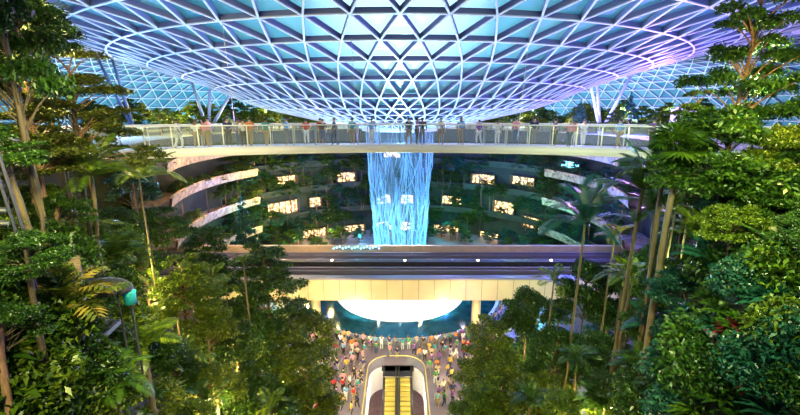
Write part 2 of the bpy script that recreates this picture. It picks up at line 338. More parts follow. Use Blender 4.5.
lattice(rings2, 144, .11, .5, 'outer', lambda p: p.y > 30 and abs(p.x) < (p.y+8)*1.2)
b = MB(); b.lathe([(4.7, 23.55), (5.1, 23.4), (5.3, 23.9), (4.9, 24.3)], 64, AX); struct(b.obj('trim_2', M['white'], smooth=True))

# ================================================================== WATER
t = emp('pool', (0, 55, 0), label='round dark teal pool with a white foaming centre under the waterfall', cat='pool')
b = MB(); b.lathe([(0, .12), (14, .12)], 72); b.obj('water', M['pool'], t)
b = MB(); b.lathe([(0, .34), (8.6, .28), (9.3, .22), (9.45, .1)], 72); b.obj('foam_disc', M['foam'], t)['label'] = 'bright white foam disc'
b = MB(); b.lathe([(13.9, 0), (13.9, .45), (14.3, .45), (14.3, 0)], 72); b.obj('rim', M['steel'], t)
t = emp('pool_railing', (0, 55, 0), label='curved glass railing around the dark pool, crowd leaning on it', cat='railing')
b = MB(); b.lathe([(14.75, .1), (14.75, 1.05)], 72, a0=R(95), a1=R(265)); b.obj('glass_panel', M['glass'], t)
b = MB(); b.tube([(math.sin(a)*14.75, math.cos(a)*14.75, 1.1) for a in np.linspace(R(95), R(265), 60)], .035, 6); b.obj('handrail', M['steel'], t)
for k in range(41):
    a = R(95 + 170*k/40); b = MB(); b.box((math.sin(a)*14.75, math.cos(a)*14.75, .55), (.06, .06, 1.1)); b.obj('post', M['steel'], t)
t = emp('waterfall', (0, 55, 0), label='tall blue-lit waterfall falling from the glass funnel into the pool', cat='waterfall')
wr = lambda z: 3.3 + 1.35*(z/24)**1.3
b = MB(); b.lathe([(wr(z), z) for z in np.linspace(.3, 24, 24)], 96); b.obj('water_sheet', M['water'], t, True)
b = MB(); rg = random.Random(3)
for k in range(210):
    a = rg.uniform(0, 2*PI); z1 = rg.uniform(6, 24); ln = rg.uniform(2.5, 9); dr = rg.uniform(-.7, .7); z0 = max(.3, z1-ln); ps = []
    for j in range(7):
        u = j/6; z = z1 + (z0-z1)*u; aa = a + dr*u*u*.6; rr = wr(z) + .25*math.sin(u*PI)*rg.random()
        ps.append((math.sin(aa)*rr, math.cos(aa)*rr, z))
    b.tube(ps, [.03, .04, .045, .045, .04, .03, .015], 4, False)
tag(b.obj('water_strand', M['strand'], t), kind='stuff')

# ================================================================== TRAIN GUIDEWAY
t = emp('train_viaduct', (0, 47, 0), label='straight cream-clad elevated train viaduct crossing in front of the waterfall', cat='bridge')
y0, y1 = 41.2, 51.05; zt = 7.9
b = MB(); b.box((0, 0, 6.9), (84, y1-y0-1, .8)); b.box((0, 0, 5.9), (84, 5, 1.4)); b.obj('deck', M['dark'], t)
b = MB(); b.box((0, y0-47, 6.65), (84, .5, 2.45)); b.obj('fascia', M['cream'], t)
for k in range(-16, 17):
    b = MB(); b.box((k*1.75+.3, y0-47-.255, 6.65), (.045, .02, 2.4)); b.obj('panel_joint', M['joint'], t)
b = MB(); b.box((0, y0-47+.15, 7.95), (84, .9, .18)); b.obj('coping', M['rail'], t)
b = MB(); b.box((0, y1-47, 7.65), (84, .5, 1.5)); b.obj('parapet', M['creamhi'], t)
for yy in (-3.2, 1.9):
    bm_ = MB(); bm_.box((0, yy, 7.35), (84, 2.9, .12)); bm_.obj('running_slab', M['dark'] if yy > 0 else M['dark'], t)
    for dy in (-1.25, 1.25):
        b = MB(); b.box((0, yy+dy, 7.55), (84, .28, .35)); b.obj('running_rail', M['rail'], t)
    b = MB(); b.box((0, yy, 7.62), (84, .12, .42)); b.obj('power_rail', M['rail'], t)
b = MB(); b.box((0, -.65, 7.7), (84, .9, .7)); b.obj('walkway', M['dark'], t)
for k in range(-14, 15):
    b = MB(); b.box((k*3+.6, -.65, 8.1), (.25, .18, .1)); b.obj('marker_light', M['lampw'] if k % 3 == 0 else M['rail'], t)
for px, lb in ((317, 'round cream column under the viaduct left of the pool'), (475.5, 'round cream column under the viaduct right of the pool')):
    x = (px-400)/400*47.5
    tt = emp('viaduct_column', (x, 43.0, 0), label=lb, cat='column')
    b = MB(); b.tube([(0,0,0), (0,0,5.2)], .52, 20); b.obj('shaft', M['cream'], tt, True)
    b = MB(); b.tube([(0,0,4.7), (0,0,5.3)], [.52, .95], 20); b.obj('capital', M['cream'], tt, True)
    lamp('SPOT', (x, 39.5, 2.2), 500, (1, .85, .35), (x, 43, 3.5), .2, 70)

# ================================================================== CANOPY BRIDGE
BC = Vector((0, -4.65, 0)); BR = 29.8; DZ = 23.9
t = emp('canopy_bridge', (0, -4.65, 0), label='long white curved footbridge with glass balustrades hanging under the dome', cat='bridge')
A0, A1 = R(-50), R(50)
b = MB(); b.lathe([(BR, DZ-.05), (BR+2.8, DZ-.05), (BR+2.7, DZ-.2), (BR+1.4, DZ-.46), (BR+.1, DZ-.42), (BR, DZ-.05)], 96, a0=A0, a1=A1); b.obj('deck', M['white'], t)
b = MB(); b.lathe([(BR-.02, DZ+.06), (BR-.12, DZ+.05), (BR-.13, DZ-.40), (BR+.1, DZ-.46)], 96, a0=A0, a1=A1); b.obj('fascia', M['white'], t, True)
for rr, nm in ((BR+.05, 'near'), (BR+2.7, 'far')):
    n = 40
    for k in range(n):
        a0 = A0 + (A1-A0)*k/n; a1 = A0 + (A1-A0)*(k+1)/n
        b = MB(); b.lathe([(rr, DZ+.08), (rr, DZ+1.22)], 3, a0=a0+.001, a1=a1-.001); b.obj('glass_panel', M['glass'], t)
        b = MB(); b.box((math.sin(a0)*rr, math.cos(a0)*rr, DZ+.6), (.06, .06, 1.25), -a0); b.obj('post', M['steel'], t)
    b = MB(); b.tube([(math.sin(a)*rr, math.cos(a)*rr, DZ+1.27) for a in np.linspace(A0, A1, 80)], .04, 6); b.obj('handrail', M['white'], t)
for px in (249, 358, 512, 671):
    a = math.atan((px-400)/400*1.05); x = (px-400)/400*26.6
    y = math.sqrt((BR+1.4)**2-x*x) - 4.65; r = math.hypot(x, y-55)
    b = MB(); b.tube([(0, 0, 0), (-.2 if px < 400 else .3, 0, roofz(r)-24.1)], .014, 5)
    o = b.obj('suspension_cable', M['steel']); o.location = (x, y, 24.1)
    tag(o, {249:'thin steel cable hanging to the bridge over the left terraces', 358:'thin steel cable hanging just left of the waterfall', 512:'thin steel cable hanging right of the waterfall', 671:'thin steel cable at the right end of the bridge'}[px], 'cable')

# ================================================================== V COLUMNS
for (bx, by), tops, lb in (((34.5, 70), ((-4, -2), (-.5, 3), (5, 0)), 'slanted white roof struts rising in a V behind the right of the bridge'),
                       ((-33, 70), ((-4, 3), (1.5, 0), (5.5, 2)), 'slanted blue roof struts rising in a V behind the left of the bridge'),
                       ((-43, 66), ((-4.5, 0), (-2, 0)), 'pair of blue roof struts among the park trees, farthest left')):
    t = emp('roof_strut_cluster', (bx, by, TOP), label=lb, cat='column')
    for dx, dy in tops:
        r = math.hypot(bx+dx, by+dy-55); b = MB(); b.tube([(0,0,0), (dx, dy, roofz(r)+.2-TOP)], [.28, .2], 10); b.obj('strut', M['blue'] if bx < 0 else M['white'], t, True)
    b = MB(); b.tube([(0,0,0), (0,0,.3)], .5, 12); b.obj('base', M['white'], t)


# ================================================================== PLANT KIT (prototypes share their meshes)
NR = np.random.default_rng(11)
def crown_mesh(name, clusters, L, Wd, dens, m, seed, tilt=.8):
    rng = np.random.default_rng(seed); P = []
    for (x, y, z, rx, rz) in clusters:
        n = int(dens*rx*rx); u = rng.normal(0, 1, (n,3)); u /= np.linalg.norm(u, axis=1)[:,None]
        rad = rng.uniform(.35, 1, n)**.5; q = u*rad[:,None]*np.array([rx, rx, rz]); q[:,2] = np.where(q[:,2] < -.25*rz, -q[:,2]*.5, q[:,2])
        q += rng.normal(0, .16*rx, (n,3))*np.array([1,1,.6]); P.append(q + np.array([x,y,z]))
    P = np.concatenate(P); return quads(name, leafquads(P, L, Wd, rng, tilt), m)
def branch_mesh(name, clusters, zb, rad=.09):
    b = MB()
    for (x, y, z, rx, rz) in clusters:
        z0 = max(zb, z - .6 - .35*math.hypot(x,y)); b.tube([(0,0,z0), (x*.5, y*.5, z0+(z-z0)*.6), (x,y,z)], [rad*.6, rad*.35, rad*.15], 5, False)
    me = bpy.data.meshes.new(name); me.from_pydata(b.v, [], b.f); me.update(); return me
def trunk_mesh(name, r0, r1, bend, seed, n=9):
    rg = random.Random(seed); b = MB(); ps = [(bend*(i/8)**1.6 + rg.uniform(-.03,.03), rg.uniform(-.03,.03), i/8) for i in range(9)]
    ps = [(p[0]-ps[-1][0], p[1]-ps[-1][1], p[2]) for p in ps]
    b.tube(ps, [r0*(1.35 if i == 0 else 1) + (r1-r0)*i/8 for i in range(9)], n)
    me = bpy.data.meshes.new(name); me.from_pydata(b.v, [], b.f); me.update(); me.polygons.foreach_set('use_smooth', [True]*len(me.polygons)); return me
# crowns are 7 wide and about 6 high, origin at their foot
def tier_clusters(seed, tiers=5):
    rg = random.Random(seed); c = []
    for i in range(tiers):
        z = .5 + i*5.2/(tiers-1); R0 = 3.0*(1 - .62*(i/(tiers-1))**1.4); k = 10 if i < tiers-1 else 4
        for j in range(k):
            a = 2*PI*j/k + rg.uniform(-.4,.4) + i; d = R0*rg.uniform(.45, .95); c.append((math.cos(a)*d, math.sin(a)*d, z + rg.uniform(-.55,.55), rg.uniform(.45,.95), rg.uniform(.2,.35)))
    return c
def round_clusters(seed, n=38):
    rg = random.Random(seed); c = []
    for j in range(n):
        u = rg.uniform(-.25, 1); a = rg.uniform(0, 2*PI); h = math.sqrt(max(0, 1-u*u)); d = rg.uniform(.72, 1)
        c.append((math.cos(a)*h*2.7*d, math.sin(a)*h*2.7*d, 2.6 + u*2.9*d, rg.uniform(.5,1.05), rg.uniform(.3,.6)))
    return c
CR = {}
for nm, fn, sds, L_, D_, mk_ in (('tier', tier_clusters, (1,2,3), .27, 520, GR['a']), ('round', round_clusters, (4,5,6), .25, 500, GR['c']), ('dense', round_clusters, (7,8), .28, 560, GR['b'])):
    CR[nm] = [(crown_mesh('foliage', fn(s), L_, .12 if nm != 'dense' else .14, D_, mk_, s, .55 if nm == 'tier' else .85), branch_mesh('branches', fn(s), .2)) for s in sds]
CR['far'] = [(crown_mesh('foliage', round_clusters(s, 22), .42, .24, 170, GR['b'], s), None) for s in (9, 10)]
CR['fart'] = [(crown_mesh('foliage', tier_clusters(s, 4), .42, .22, 150, GR['t'], s), None) for s in (12,)]
cone = [(math.cos(i*2.4)*(1.5*(1-i/22)), math.sin(i*2.4)*(1.5*(1-i/22)), .6 + i*.26, .75*(1-i/26), .5) for i in range(22)]
CR['cone'] = [(crown_mesh('foliage', cone, .4, .2, 330, GR['t'], 13), None)]
TRK = [trunk_mesh('trunk', .2, .1, bd, i) for i, bd in enumerate((.6, -.7, .1))]
TRP = [trunk_mesh('trunk', .15, .10, bd, 9+i) for i, bd in enumerate((.5, -.5, 0))]
def frond_mesh(L, wd, n, droop, arch, m, leafw=.055, vee=.35, name='frond'):
    # feather frond along +x from the origin
    pts = [Vector((L*t*(1-.12*t), 0, L*(arch*t - droop*t*t))) for t in [i/n for i in range(n+1)]]
    Q = []
    for i in range(1, n):
        t = i/n; p = pts[i]; d = (pts[i+1]-pts[i-1]).normalized(); ln = wd*math.sin(PI*(.12+.86*t))**.7
        for sd in (-1, 1):
            s = Vector((0, sd, 0)); tip = p + (s*1.0 + d*.55 + Vector((0,0,vee if t < .5 else vee*.3)))*ln - Vector((0,0,ln*.35)); md = p + (tip-p)*.5 + Vector((0,0,ln*.1)); o = d*L*leafw
            Q.append([p, md-o*.5, tip, md+o*.5])
    for i in range(n):
        a, c = pts[i], pts[i+1]; h = .018*L/2*(1.2-i/n); Q.append([a+Vector((0,h,0)), c+Vector((0,h*.8,0)), c-Vector((0,h*.8,0)), a-Vector((0,h,0))])
    return quads(name, np.array([[list(v) for v in q] for q in Q]), m)
def fan_mesh(m, name='fan_frond'):
    Q = []; L = 1.0
    Q.append([(0,.02,0), (L,.02,.35), (L,-.02,.35), (0,-.02,0)])
    c = np.array([L, 0, .35])
    for k in range(34):
        a = R(-140 + 280*k/33); ln = 1.15*(1-.25*abs(a)/2.4); tip = c + np.array([math.cos(a)*ln, math.sin(a)*ln, .05 - .35*abs(math.sin(a)) - (.12 if k % 2 else .02)])
        dv = np.array([-math.sin(a), math.cos(a), 0])*.055; md = c + (tip-c)*.6 + np.array([0,0,.06]); Q.append([c, md-dv, tip, md+dv])
    return quads(name, np.array([[list(v) for v in q] for q in Q]), m)
FR = dict(p=[frond_mesh(3.0, .8, 46, .75, .75, GR['p'], .022), frond_mesh(3.0, .8, 46, .45, .75, GR['p'], .022)],
          y=[frond_mesh(2.6, .62, 38, .6, .8, GR['c'], .026), frond_mesh(2.6, .62, 38, .9, .8, GR['a'], .026)],
          o=[frond_mesh(2.4, .75, 11, .75, .9, GR['o'], .075), frond_mesh(2.4, .7, 11, .5, .9, GR['a'], .075)],
          f=[fan_mesh(GR['b'])], t=[frond_mesh(2.6, .8, 26, .8, .8, GR['t'], .03)])
def use_mat(o, m):
    o.material_slots[0].link = 'OBJECT'; o.material_slots[0].material = m
PLANTED = []
def plant_tree(kind, x, y, ztop, width, bark, v=0, m=None, crownh=None, label=None, name='broadleaf_tree', group=None, zb=None, zone=''):
    zb = H(x, y) if zb is None else zb; sc = width/7; sz = sc if crownh is None else crownh/6.0
    t = emp(name, (x, y, zb)); t.rotation_euler.z = random.uniform(0, 6.28)
    c = CR[kind][v % len(CR[kind])]; zf = ztop - zb - 6.0*sz
    zf = max(zf, .2)
    o = mk('foliage', c[0], None, t); o.scale = (sc, sc, sz); o.location.z = zf
    if m: use_mat(o, m)
    if c[1]:
        q = mk('branches', c[1], bark, t); q.scale = (sc, sc, sz); q.location.z = zf
    q = mk('trunk', TRK[v % 3], bark, t); h = zf + 4.2*sz; tw = min(.75, max(.4, sc*.7)); q.scale = (tw, tw, h)
    PLANTED.append((t, kind, zone, label)); return t
def plant_palm(kind, x, y, ztop, L, nf=13, v=0, label=None, name='feather_palm', bark='barkp', tr=1.0, zb=None, up=0.0, zone='', m=None, lean=0):
    zb = H(x, y) if zb is None else zb; t = emp(name, (x, y, zb)); h = max(.15, ztop - zb - L*.25); t.rotation_euler.z = random.uniform(0, 6.28)
    fs = FR[kind]
    if h > .6:
        tr *= .62; q = mk('trunk', TRP[v % 3], M[bark], t); q.scale = (tr, tr, h)
        if kind in 'py':
            b = MB(); b.tube([(0,0,h-.05), (0,0,h+.35)], [.1*tr, .07*tr], 8); b.obj('crownshaft', GR['c'], t)
    for i in range(nf):
        f = mk('frond', fs[i % len(fs)], None, t); s = L/(3.0 if kind == 'p' else 2.2 if kind == 'f' else 2.6)*random.uniform(.85, 1.12)
        f.scale = (s, s, s); f.location.z = h + .2; f.rotation_euler = (random.uniform(-.2,.2), -R(up) - R(48 if i % 3 == 0 else 18 if i % 3 == 1 else -12)*random.uniform(.6, 1.1), 2*PI*i*.382 + random.uniform(-.2,.2))
        if m: use_mat(f, m)
    PLANTED.append((t, kind, zone, label)); return t
# shrubs, single meshes, about 1.6 wide
def shrub(seed, L, Wd, n, m, tilt=.7, hgt=1.2, nm='foliage'):
    rng = np.random.default_rng(seed); u = rng.normal(0,1,(n,3)); u /= np.linalg.norm(u,axis=1)[:,None]; u[:,2] = abs(u[:,2]); P = u*rng.uniform(.5,1,n)[:,None]*np.array([.85,.85,hgt]); return quads(nm, leafquads(P, L, Wd, rng, tilt, .3), m)
def rosette(seed, n, L, w_, m, nm):                     # strap leaves rising and arching from a centre
    rg = random.Random(seed); Q = []
    for i in range(n):
        a = rg.uniform(0, 2*PI); e = rg.uniform(.25, 1.25); d = np.array([math.cos(a), math.sin(a), 0.]); s = np.array([-d[1], d[0], 0])*w_; pr = None; l = L*rg.uniform(.7,1.1)
        for k in range(4):
            u = (k)/3; p = d*l*u*math.cos(e) + np.array([0,0,l*(u*math.sin(e) - .45*u*u)]); ww = s*(math.sin(PI*(.12+.85*u)))
            if pr is not None: Q.append([pr[0]-pr[1], pr[0]+pr[1], p+ww, p-ww])
            pr = (p, ww)
    return quads(nm, np.array(Q), m)
SH = dict(bush=[shrub(1, .15, .07, 1500, GR['a']), shrub(2, .18, .08, 1200, GR['c']), shrub(3, .12, .06, 2000, GR['b'])],
          fern=[rosette(4, 44, 1.15, .075, GR['c'], 'fronds'), rosette(5, 60, 1.0, .06, GR['p'], 'fronds')],
          big=[rosette(6, 40, 1.1, .11, GR['b'], 'leaves'), rosette(7, 34, 1.0, .12, GR['c'], 'leaves')],
          red=[rosette(8, 60, .95, .07, GR['r'], 'leaves')])
SN = dict(bush='leafy_shrub', fern='fern', big='broad_leaf_plant', red='cordyline')
def plant_shrub(kind, p, s, v=0, m=None, zone='', label=None):
    me = SH[kind][v % len(SH[kind])]; o = mk(SN[kind], me, None); o.location = p; o.rotation_euler = (0,0,random.uniform(0,6.28)); s *= random.uniform(.9,1.1); o.scale = (s,s,s)
    if m: use_mat(o, m)
    PLANTED.append((o, kind, zone, label)); return o

def T(kind, px, pyt, s, wpx, zone, bark='barkw', v=0, m=None, ch=None, name='broadleaf_tree', label=None):
    p = pt(px, pyt, s); return plant_tree(kind, p.x, p.y, p.z, wpx*depth(p)/400, M[bark], v, GR[m] if m else None, ch*depth(p)/400 if ch else None, label, name, zone=zone)
def PM(kind, px, pyt, s, lpx, zone, **k):
    p = pt(px, pyt, s); 
    if k.get('m'): k['m'] = GR[k['m']]
    return plant_palm(kind, p.x, p.y, p.z, lpx*depth(p)/400, zone=zone, **k)

# ------------------------------------------------------------------ left slope trees (seen px, top, distance, width)
ZL = 'left slope'; ZR = 'right slope'
T('dense', -12, -40, 13, 110, ZL, v=0, ch=190, label='dense dark broadleaf tree at the top left corner')
T('tier', 66, 56, 17, 150, ZL, 'bark', 0, 'd', ch=110, name='tiered_tree', label='flat-layered tree with brown trunk in front of the left end of the footbridge')
T('tier', 22, 88, 15, 110, ZL, 'bark', 1, 'd', ch=90, name='tiered_tree', label='flat-layered tree at the left edge below the fan palm')
PM('f', 42, 22, 18, 36, ZL, name='fan_palm', nf=18, tr=.5, label='tall fan palm against the dome, upper left')
PM('f', 12, 62, 14, 26, ZL, name='fan_palm', nf=12, v=1, tr=.5, label='lower fan palm at the left edge', m='a')
PM('p', 90, 168, 15.5, 58, ZL, nf=13, m='c', tr=.7, label='bright feather palm arching below the left end of the footbridge')
PM('p', 138, 172, 24, 44, ZL, nf=11, m='c', v=1, tr=.6, label='slender palm with lit crown left of the pale terraces')
T('round', 130, 165, 33, 60, ZL, v=1, m='b', label='deep green tree under the tapering left bridge end')
T('round', 120, 235, 22, 55, ZL, v=2, m='c', label='fresh green bushy tree above the black fabric roof')
T('round', 158, 205, 30, 60, ZL, v=0, m='b', label='dark round tree left of the pale terraces')
T('tier', 200, 232, 31, 80, ZL, v=2, m='b', name='tiered_tree', label='dark layered tree just left of the viaduct end')
T('tier', 180, 262, 24, 85, ZL, v=0, m='c', ch=60, name='tiered_tree', label='pale-topped layered tree with forked trunk below the black roof')
T('tier', 262, 247, 28, 100, ZL, v=1, m='b', ch=75, name='tiered_tree', label='tall layered tree overlapping the left end of the viaduct')
PM('y', 243, 262, 25, 14, ZL, nf=8, m='c', label='thin palm with small bright crown in front of the left viaduct end', tr=.6)
T('round', 298, 305, 29, 80, ZL, v=2, m='a', ch=80, label='yellow-green tree beside the left viaduct column')
T('tier', 290, 335, 26, 110, ZL, v=2, m='a', ch=75, name='tiered_tree', label='broad layered tree left of the crowded plaza')
T('round', 235, 322, 24, 90, ZL, v=1, m='b', ch=85, label='round tree on the left slope under the tall layered tree')
T('tier', 305, 372, 24, 90, ZL, v=0, m='a', ch=70, name='tiered_tree', label='lowest yellow-green tree at the left edge of the plaza')
T('round', 205, 300, 23, 60, ZL, v=0, m='a', ch=60, label='small lit tree among thin pale trunks on the left slope')
T('round', 255, 380, 21, 100, ZL, v=0, m='b', ch=90, label='dark round tree at the bottom left of the plaza')
T('round', 170, 345, 20, 70, ZL, v=2, m='b', ch=60, label='dark bushy tree at the foot of the left slope')
for i, (px, py, s, wp, m_) in enumerate(((22, 232, 10.5, 85, 'b'), (-5, 300, 10, 90, 'b'), (8, 345, 13, 70, 'b'), (125, 318, 19, 65, 'c'), (95, 385, 15, 60, 'b'), (165, 385, 17, 60, 'b'), (10, 230, 15, 75, 'b'), (45, 225, 19, 60, 'c'), (95, 225, 21, 55, 'c'), (30, 395, 12, 80, 'c'), (215, 365, 19, 65, 'a'), (5, 285, 14, 70, 'a'), (185, 405, 16, 60, 'c'), (8, -12, 15, 120, 'b'), (30, 5, 19, 80, 'b'), (-8, 120, 12, 90, 'b'), (80, 128, 24, 70, 'c'), (110, 205, 26, 60, 'b'), (145, 250, 27, 50, 'b'), (215, 262, 31, 60, 'b'), (75, 245, 20, 50, 'c'), (240, 300, 30, 60, 'b'), (30, 180, 16, 70, 'c'))):
    T('round', px, py, s, wp, 'left understory', v=i, m=m_, ch=wp*.7, name='small_tree')
for i, (px, py, s, wp, m_) in enumerate(((675, 265, 18, 60, 'b'), (760, 262, 15, 80, 'b'), (715, 300, 16, 70, 't'), (790, 330, 13, 80, 'b'), (650, 310, 18, 60, 'b'), (610, 372, 19, 60, 'b'), (668, 372, 15, 70, 't'), (705, 375, 14, 70, 'c'), (745, 225, 18, 70, 'b'), (575, 392, 19, 60, 'c'), (780, 385, 12, 70, 'b'), (668, 238, 30, 60, 'b'), (628, 262, 31, 55, 't'), (700, 262, 27, 60, 'b'), (648, 285, 27, 60, 'b'), (610, 300, 28, 50, 'b'), (690, 215, 32, 60, 'b'), (728, 250, 24, 70, 'b'), (560, 300, 31, 40, 'b'), (582, 345, 25, 55, 'b'))):
    T('round', px, py, s, wp, 'right understory', v=i+1, m=m_, ch=wp*.7, name='small_tree')
for px, py, s, l, m_ in ((66, 303, 11.3, 62, None), (28, 292, 11.5, 42, None), (112, 268, 18, 32, 'p')):
    PM('o' if m_ is None else 'p', px, py, s, l, ZL, nf=13, v=2, m=m_, name='feather_palm', label={66:'striped bronze and yellow palm at the left in front of the stone steps', 28:'smaller bronze palm left of the stone steps', 112:'green palm growing beside the black fabric roof'}[px])
for px, py, s, l, m_ in ((142, 345, 13, 42, 'c'), (112, 382, 11, 44, 'p'), (190, 355, 20, 26, 'c'), (152, 318, 22, 24, 'c'), (205, 400, 18, 30, 'b'), (20, 395, 13, 40, 'b'), (165, 395, 17, 26, 'c'), (60, 372, 15, 28, 'p'), (270, 405, 20, 22, 'c')):
    PM('y', px, py, s, l, ZL, nf=12, v=2, m=m_, name='low_palm')
# pale bare trunks standing in the left slope
for px, py, s in ((162, 310, 25), (170, 312, 25.5), (196, 318, 24), (214, 300, 26), (130, 305, 22), (98, 262, 19), (228, 306, 27)):
    p = pt(px, py, s); plant_palm('y', p.x, p.y, p.z+1.5, 1.3, nf=8, v=int(px) % 3, tr=.55, zone='left thin', name='slender_palm')
# ------------------------------------------------------------------ right slope
T('tier', 768, -28, 17, 130, ZR, 'bark', 1, 'b', ch=150, name='tiered_tree', label='tall layered tree with reddish trunk rising to the top right corner')
T('round', 735, 108, 16, 150, ZR, 'bark', 0, 'b', ch=120, label='large green tree in front of the right end of the footbridge')
T('tier', 700, 95, 20, 70, ZR, 'bark', 0, 'a', ch=60, name='tiered_tree', label='light feathery tree left of the tall top right tree')
T('round', 795, 118, 16, 80, ZR, 'bark', 1, 'a', ch=80, label='bright yellow-lit tree at the right edge below the dome')
T('round', 728, 172, 19, 80, ZR, 'bark', 2, 'b', ch=70, label='green tree with thick orange-brown leaning trunk on the right slope')
T('dense', 785, 205, 16, 100, ZR, 'bark', 1, ch=90, label='dense tree at the right edge beside the stone wall')
T('dense', 590, 255, 27, 65, ZR, v=0, ch=80, label='dark dense tree hiding the right end of the viaduct')
T('round', 640, 245, 26, 50, ZR, v=2, m='b', ch=70, label='dark round tree behind the palm trunks on the right')
T('dense', 530, 288, 29, 62, ZR, v=1, ch=70, label='dark tree in front of the right viaduct underside')
T('tier', 492, 320, 28, 80, ZR, v=1, m='a', ch=70, name='tiered_tree', label='yellow-green layered tree beside the right viaduct column')
T('round', 500, 352, 25, 90, ZR, v=0, m='a', ch=80, label='feathery yellow-green tree right of the crowded plaza')
T('round', 560, 325, 25, 75, ZR, v=1, m='b', ch=75, label='mid green tree behind the long pale palm trunk')
T('tier', 487, 385, 23, 80, ZR, v=2, m='c', ch=60, name='tiered_tree', label='lowest layered tree at the right edge of the plaza')
T('round', 545, 375, 22, 80, ZR, v=2, m='a', ch=70, label='yellow-green tree at the bottom right of the plaza')
T('round', 600, 330, 22, 60, ZR, v=1, m='b', ch=60, label='dark bushy tree between the two pale palm trunks')
PM('p', 586, 214, 22, 50, ZR, nf=13, v=0, tr=.9, label='palm with long pale leaning trunk right of the viaduct', m='t')
PM('p', 644, 182, 20, 54, ZR, nf=14, v=1, tr=1, label='palm with yellow crownshaft below the right end of the footbridge', m='b')
PM('f', 680, 148, 15.5, 46, ZR, nf=16, v=2, tr=1.3, name='fan_palm', label='large dark fan palm in front of the right bridge end', m='p')
PM('p', 664, 168, 17, 50, ZR, nf=12, v=0, tr=1.1, label='feather palm left of the large dark fan palm', m='b')
PM('p', 655, 208, 21, 36, ZR, nf=10, v=1, tr=.9, label='shorter palm in the middle of the palm clump', m='p')
PM('p', 700, 235, 15.5, 46, ZR, nf=11, v=2, label='bright feather palm crossing the thick leaning trunk', m='c')
PM('p', 615, 235, 25, 22, ZR, nf=9, v=1, tr=.8, label='small palm with brown drooping fronds between two tall palms', m='o')
PM('y', 632, 275, 21, 26, ZR, nf=10, v=1, label='low bright palm at the foot of the palm clump', m='c')
PM('p', 742, 300, 17, 30, ZR, nf=10, label='palm with thin trunk left of the stone wall', m='b')
for px, py, s, l, m_ in ((578, 358, 20, 26, 'b'), (655, 345, 17, 36, 't'), (700, 330, 17, 34, 't'), (640, 392, 16, 34, 'b'), (690, 385, 14, 40, 't'), (740, 400, 13, 36, 'b'), (795, 370, 14, 40, 't'), (530, 400, 20, 28, 'b'), (600, 400, 18, 28, 'p'), (760, 300, 17, 30, 'b')):
    PM('y', px, py, s, l, ZR, nf=12, v=2, m=m_, name='low_palm')
for px, py, s in ((675, 215, 24), (690, 205, 25), (620, 300, 23), (705, 215, 26), (668, 240, 22), (745, 180, 20), (552, 300, 26)):
    p = pt(px, py, s); plant_palm('y', p.x, p.y, p.z+1.5, 1.6, nf=8, v=int(px) % 3, tr=.7, zone='right thin', name='slender_palm')

# ------------------------------------------------------------------ shrubs over both slopes
rs = random.Random(21)
for side, x0_, x1_, xs in (('left shrub', 0, 300, ZL), ('right shrub', 520, 800, ZR)):
    for j, py in enumerate((250, 275, 300, 322, 345, 368, 392, 412)):
        for px in range(x0_, x1_, 24):
            X = px + rs.uniform(-10, 10); Y = py + rs.uniform(-9, 9)
            p = hit(X, Y)
            if p.y > 40 or H(p.x, p.y) < .3 or p.y < 6: continue
            k = rs.choice(('bush','bush','bush','fern','fern','big')); mm = None
            if side[0] == 'r' and X > 640: mm = rs.choice((None, GR['t'], GR['b'], GR['t']))
            elif rs.random() < .3: mm = GR['b']
            plant_shrub(k, (p.x, p.y, H(p.x,p.y)-.05), (1.2 if k == 'bush' else 1.0)*rs.uniform(.8,1.4)*max(.6, depth(p)/20), rs.randrange(3), mm, side)
for px, py in ((735, 355), (748, 372), (760, 388), (742, 340), (757, 362), (772, 398), (729, 342), (766, 378)):
    p = hit(px, py); plant_shrub('red', (p.x, p.y, H(p.x,p.y)), .55, 0, None, 'red right')
for px, py in ((620, 372), (205, 395), (612, 366)):
    p = hit(px, py); plant_shrub('red', (p.x, p.y, H(p.x,p.y)+.4), .9, 0, None, 'red other')
# leafy ground cover: nobody could count it
def cover(name, sx, n, label):
    rng = np.random.default_rng(5 if sx < 0 else 6); P = []
    while len(P) < n:
        x = rng.uniform(3.4, 34)*sx; y = rng.uniform(6, 43); z = H(x, y)
        if z > .15 and y > abs(x)*.8: P.append((x, y, z + rng.uniform(.05, .45)))
    o = mk(name, quads(name, leafquads(np.array(P), .22, .10, rng, .8), GR['a' if sx < 0 else 'b']), None); tag(o, label, 'ground cover', kind='stuff')
cover('ground_cover', -1, 60000, 'low leafy ground cover carpeting the left slope'); cover('ground_cover', 1, 60000, 'low leafy ground cover carpeting the right slope')

